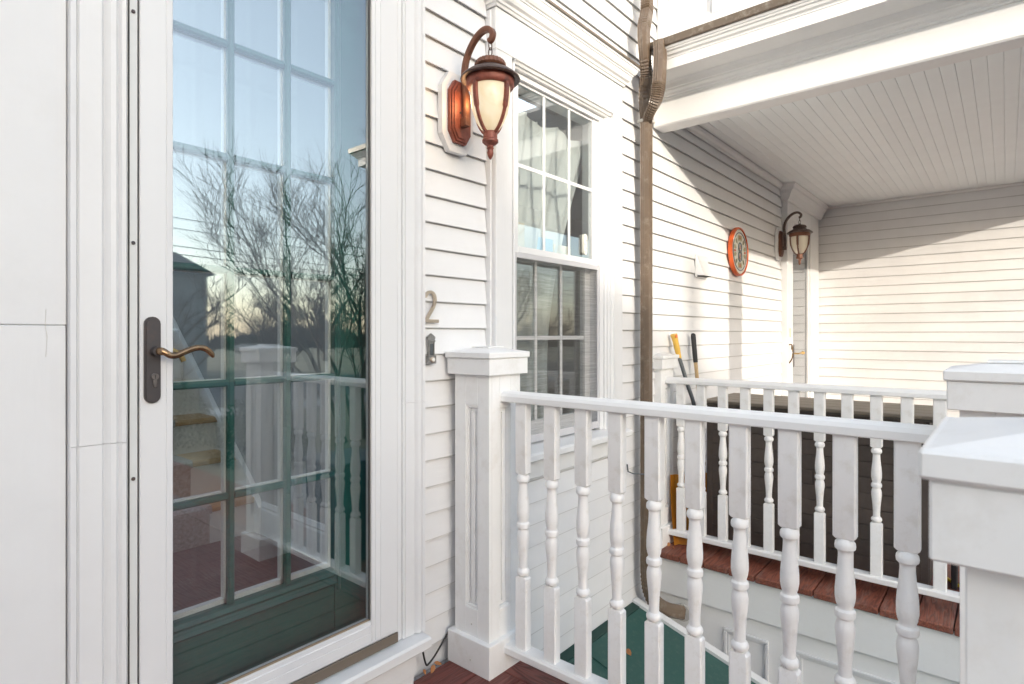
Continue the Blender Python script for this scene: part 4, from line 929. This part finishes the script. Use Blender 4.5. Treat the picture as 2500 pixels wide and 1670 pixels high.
b = B(); b.box(3.70, 3.80, .19, .215, -.045, .12, .004); b.done('folded_stand', M['rubber'], None, False, 'black upright object beside the right end of the storage box', 'stand')

# leaves and cable
lf = random.Random(3)
def leaf(x, y, z, s, rz, tilt, label):
    b = B(); P = [(-.5, 0), (-.2, .22), (.1, .28), (.35, .15), (.55, 0), (.35, -.17), (.05, -.25), (-.25, -.2)]
    vs = [b.bm.verts.new((p[0]*s, p[1]*s, .12*s*math.sin(p[0]*4) + abs(p[1])*s*.5)) for p in P]; b.bm.faces.new(vs)
    o = b.done('dead_leaf', M['leaf'], None, False, label, 'leaf', None, 'dead leaves in the corner'); o.location = (x, y, z); o.rotation_euler = (tilt, lf.uniform(-.4, .4), rz)
    bmesh_th = o.modifiers.new('t', 'SOLIDIFY'); bmesh_th.thickness = .0008
leaf(1.455, 1.618, .012, .034, .6, .5, 'curled orange leaf on the deck at the wall left of the panelled newel')
leaf(1.495, 1.632, .010, .030, 2.2, -.4, 'dry brown leaf wedged against the panelled newel base')
leaf(1.43, 1.634, .006, .024, 1.2, .3, 'small dry leaf furthest left along the wall joint')
leaf(2.62, 1.45, bhz(1.45)+.016, .05, .9, -.25, 'brown leaf lying on the green cellar door close to the house wall')
leaf(2.82, 1.20, bhz(1.20)+.016, .04, 2.4, -.25, 'brown leaf lying lower down on the green cellar door')
leaf(3.36, 1.585, -.045, .035, .3, .4, 'rusty leaf on the far deck below the half newel')
leaf(3.33, 1.54, -.045, .03, 1.9, .2, 'small rusty leaf near the end of the far deck boards')
B().tube(spline([(1.408, 1.636, .155), (1.412, 1.628, .11), (1.425, 1.622, .045), (1.45, 1.632, .030), (1.50, 1.640, .052), (1.56, 1.642, .105)], 6), .0035, 8).done('black_cable', M['rubber'], None, True, 'thin black cable drooping along the wall between door casing and newel base', 'cable')

# ================================================================== SURROUNDINGS (seen in reflections, and throwing shade)
B().box(-160, 160, -220, 160, -1.05, -.95).done('ground', M['soil'], None, False, None, None, 'structure')
B().box(-160, 160, -24, -15, -.949, -.935).done('road', M['asph'], None, False, None, None, 'structure')
b = B(); b.box(-160, 160, -14.2, -12.6, -.949, -.90); b.done('pavement', M['conc'], None, False, None, None, 'structure')
B().box(-4, 9, -5.5, 1.6, -.9495, -.94).done('apron', M['conc'], None, False, None, None, 'structure')  # pale slab added to bounce more light up into the porch
B().box(2.2, 3.9, -12.6, -1.0, -.939, -.93).done('brick_path', M['brick'], None, False, None, None, 'structure')
def house(x0, x1, y0, y1, h, rh, label, wm, ridge='x'):
    t = thing('neighbour_house', label, 'house', ((x0+x1)/2, (y0+y1)/2, -.95))
    hx, hy = (x1-x0)/2, (y1-y0)/2
    B().box(-hx, hx, -hy, hy, 0, h).done('wall', M[wm], t)
    if ridge == 'x': B().prism([(-hy-.4, h-.05), (hy+.4, h-.05), (0, h+rh)], 'x', -hx-.3, hx+.3).done('roof', M['nroof'], t)
    else: B().prism([(-hx-.4, h-.05), (hx+.4, h-.05), (0, h+rh)], 'y', -hy-.3, hy+.3).done('roof', M['nroof'], t)
    for fl in range(2):
        for q in range(3):
            cx = -hx + (q+.5)*2*hx/3; z = 1.0 + fl*2.8
            if z + 1.5 < h:
                w_ = B().box(cx-.55, cx+.55, hy, hy+.06, z, z+1.5, .01).done('window', M['iwhite'], t)
                B().box(cx-.45, cx+.45, hy+.061, hy+.07, z+.1, z+1.4).done('pane', M['nglass'], w_)
    return t
house(2, 12.8, -38, -28.2, 5.3, 1.6, 'grey shingled neighbour house across the street mirrored in the storm door glass', 'nwall')
house(-18, -8, -42, -11.5, 6.4, 2.1, 'neighbouring house left of the porch whose roof shades the door wall', 'nwall', 'y')

nb = [o for o in C.objects if o.name == 'neighbour_house.001'][0]
B().box(-.35, .35, 3.3, 12.0, 6.0, 9.3).done('sun_blocker', M['nwall'], nb)  # unseen block added on the ridge to keep sun off the door casing
wg = thing('sky_blocker_wing', 'unseen white wing added left of the near porch to cut side light', 'house', (-4.6, .1, -.95))  # added out of view to block sky light from the left
B().box(-1.4, 1.4, -1.6, 1.5, 0, 6.0).done('wall', M['siding_y'], wg); B().prism([(-1.7, 6.0), (1.7, 6.0), (0, 7.4)], 'y', -1.9, 1.5).done('roof', M['nroof'], wg)
def bare_tree(loc, h, spread, seed, levels, label, matn='bark', r0=.09, trunks=1, trunkh=.25, kids=4, group=None, drop=.0, tip=.0035):
    rg = random.Random(seed)
    t = thing('bare_tree', label, 'tree', loc, group)
    bt = B(); bb = B()
    def branch(p, d, ln, r, lev):
        n = 4 if lev < 2 else 3; pts = [p]; dd = d.copy()
        for i in range(n):
            dd = (dd + Vector((rg.uniform(-1, 1), rg.uniform(-1, 1), rg.uniform(-.5, .8)))*(.16 + .05*lev)).normalized()
            pts.append(pts[-1] + dd*(ln/n))
        sc = [1 - .45*i/n for i in range(n+1)]
        (bt if lev == 0 else bb).tube([tuple(q) for q in pts], r, 6 if lev < 2 else 3, sc, False, (.3, .5, .81))
        if lev >= levels: return
        kk = kids + (1 if lev > 1 else 0)
        for i in range(kk):
            u = (.35 if lev else trunkh) + (1 - (.35 if lev else trunkh))*((i + rg.uniform(.2, .9))/kk)
            idx = min(int(u*n), n-1); f = u*n - idx; q = pts[idx].lerp(pts[idx+1], min(f, 1))
            a = rg.uniform(0, math.tau); side = Vector((math.cos(a), math.sin(a), rg.uniform(.0, .7))).normalized()
            nd_ = (dd*(.75) + side*spread).normalized()
            branch(q, nd_, ln*rg.uniform(.50, .72), max(r*rg.uniform(.42, .6), tip), lev+1)
    for k in range(trunks):
        a = rg.uniform(0, math.tau); lean = .0 if trunks == 1 else .38
        branch(Vector((.12*k*math.cos(a), .12*k*math.sin(a), 0)), Vector((lean*math.cos(a), lean*math.sin(a), 1)).normalized(), h*.55, r0, 0)
    bt.done('trunk', M[matn], t, True); bb.done('crown', M['twig'] if matn == 'bark' else M[matn], t)
    return t
bare_tree((7.4, -6.8, -.95), 5.5, .5, 21, 4, 'tangled bare shrub tree with reddish twigs mirrored at the right of the storm door glass', r0=.055, trunks=6, trunkh=.15, kids=5, tip=.0050)
bare_tree((8.6, -13.0, -.95), 3.7, .95, 33, 4, 'wide bare tree with fine twigs mirrored in the middle of the storm door glass', r0=.07, trunks=2, kids=5, tip=.0045)
bare_tree((7.6, -17.0, -.95), 4.4, .85, 41, 4, 'tall bare tree in front of the grey house mirrored in the storm door', r0=.10, trunks=1, kids=4, tip=.007)
bare_tree((14, -13.5, -.95), 4.6, .8, 55, 4, 'bare tree by the pavement further right, mirrored low behind the shrub tree', r0=.10, trunks=1, kids=4, tip=.008)
bare_tree((-5.9, -9.6, -.95), 7.0, .5, 77, 3, 'bare tree left of the porch whose branches dapple the window wall with shade', r0=.09, trunks=1, kids=5, tip=.010)
for i, (x, y) in enumerate(((27, -40), (38, -48), (52, -50), (20, -52), (60, -70))):
    bare_tree((x, y, -.95), 5.5 + (i*37 % 5)*.4, .85, 100+i, 3, 'distant bare street tree mirrored near the horizon, number %s from the grey house' % ('first second third fourth fifth sixth seventh eighth'.split()[i]), r0=.2, kids=6, tip=.03, group='distant bare trees', trunks=1)
bare_tree((-.6, -14.2, -.95), 4.5, .85, 91, 4, 'small bare tree behind the viewer whose twigs dapple the far end wall', r0=.05, trunks=2, kids=3, tip=.007)
bare_tree((13.5, -8.6, -.95), 4.6, .85, 63, 4, 'bare tree beyond the path mirrored in the window panes', r0=.09, trunks=2, kids=5, tip=.007)
# far winter woods along the horizon
rg = random.Random(5); b = B()
for i in range(5200):
    a = rg.uniform(-1.45, .35); rr_ = rg.uniform(95, 120); x = rr_*math.cos(a); y = rr_*math.sin(a); h = rg.uniform(2.2, 4.6)*(.8 + .3*math.sin(a*23)); w = rg.uniform(.10, .5)
    dx, dy = -math.sin(a)*w, math.cos(a)*w; l_ = rg.uniform(-1.6, 1.6)
    b.bm.faces.new([b.bm.verts.new((x-dx, y-dy, -.95)), b.bm.verts.new((x+dx, y+dy, -.95)), b.bm.verts.new((x+l_*dx, y+l_*dy, -.95+h))])
b.done('distant_woods', M['bark'], None, False, 'far brown winter woods along the horizon, seen only mirrored in the glass', 'woods', 'stuff')
# overhead wires
ws = thing('overhead_wires', 'black overhead street wires mirrored across the storm door glass', 'wires')
for k, (za, zb) in enumerate(((6.7, 6.2), (6.3, 5.8), (5.6, 5.2), (5.3, 4.9))):
    P = [(-10 + 70*i/12, -22 - .15*k, za + (zb-za)*i/12 - .9*math.sin(math.pi*i/12)) for i in range(13)]
    B().tube(P, .018, 5).done('wire', M['wire'], ws)
for px in (-10, 60): B().lathe([(.16, 0), (.12, 8)], (px, -22.2, -.95), 10).done('pole', M['bark'], ws)
# wheeled bin and evergreen shrubs below the porch
bn = thing('wheeled_bin', 'dark navy wheeled bin by the path, mirrored low right in the storm door glass', 'bin', (3.35, -1.75, -.95))
b = B(); b.prism([(-.24, 0), (.24, 0), (.29, .95), (-.29, .95)], 'x', -.28, .28); b.done('body', M['bin'], bn); B().box(-.31, .31, -.32, .32, .955, 1.0, .01).done('lid', M['bin'], bn)
for sx in (-.24, .24): B().lathe([(.10, -.02), (.10, .02)], (sx, -.26, .10), 14, 'x').done('wheel', M['rubber'], bn)
def evergreen(x, y, r, h, seed, label):
    rg = random.Random(seed); b = B()
    for i in range(2600):
        a = rg.uniform(0, math.tau); ph = math.acos(rg.uniform(0, 1)); q = rg.uniform(.72, 1.04)
        c_ = Vector((r*q*math.sin(ph)*math.cos(a), r*q*math.sin(ph)*math.sin(a), h*q*math.cos(ph)))
        u = Vector((rg.uniform(-1, 1), rg.uniform(-1, 1), rg.uniform(-1, 1))).normalized()*.05; v = u.cross(Vector((rg.uniform(-1, 1), rg.uniform(-1, 1), 1))).normalized()*.022
        b.bm.faces.new([b.bm.verts.new(c_+u), b.bm.verts.new(c_+v), b.bm.verts.new(c_-u), b.bm.verts.new(c_-v)])
    t = thing('evergreen_shrub', label, 'shrub', (x, y, -.95), 'low evergreen shrubs')
    b.done('foliage', M['yew'], t); B().lathe([(.05, 0), (.04, h*.5)], (0, 0, 0), 8).done('stem', M['bark'], t)
evergreen(6.2, -2.8, .75, 1.15, 5, 'low dark evergreen shrub nearest the covered porch column')
evergreen(5.0, -6.8, .8, 1.2, 6, 'low dark evergreen shrub by the path behind the bare shrub tree')
evergreen(4.6, -9.3, .7, 1.1, 8, 'low dark evergreen shrub furthest along the path')
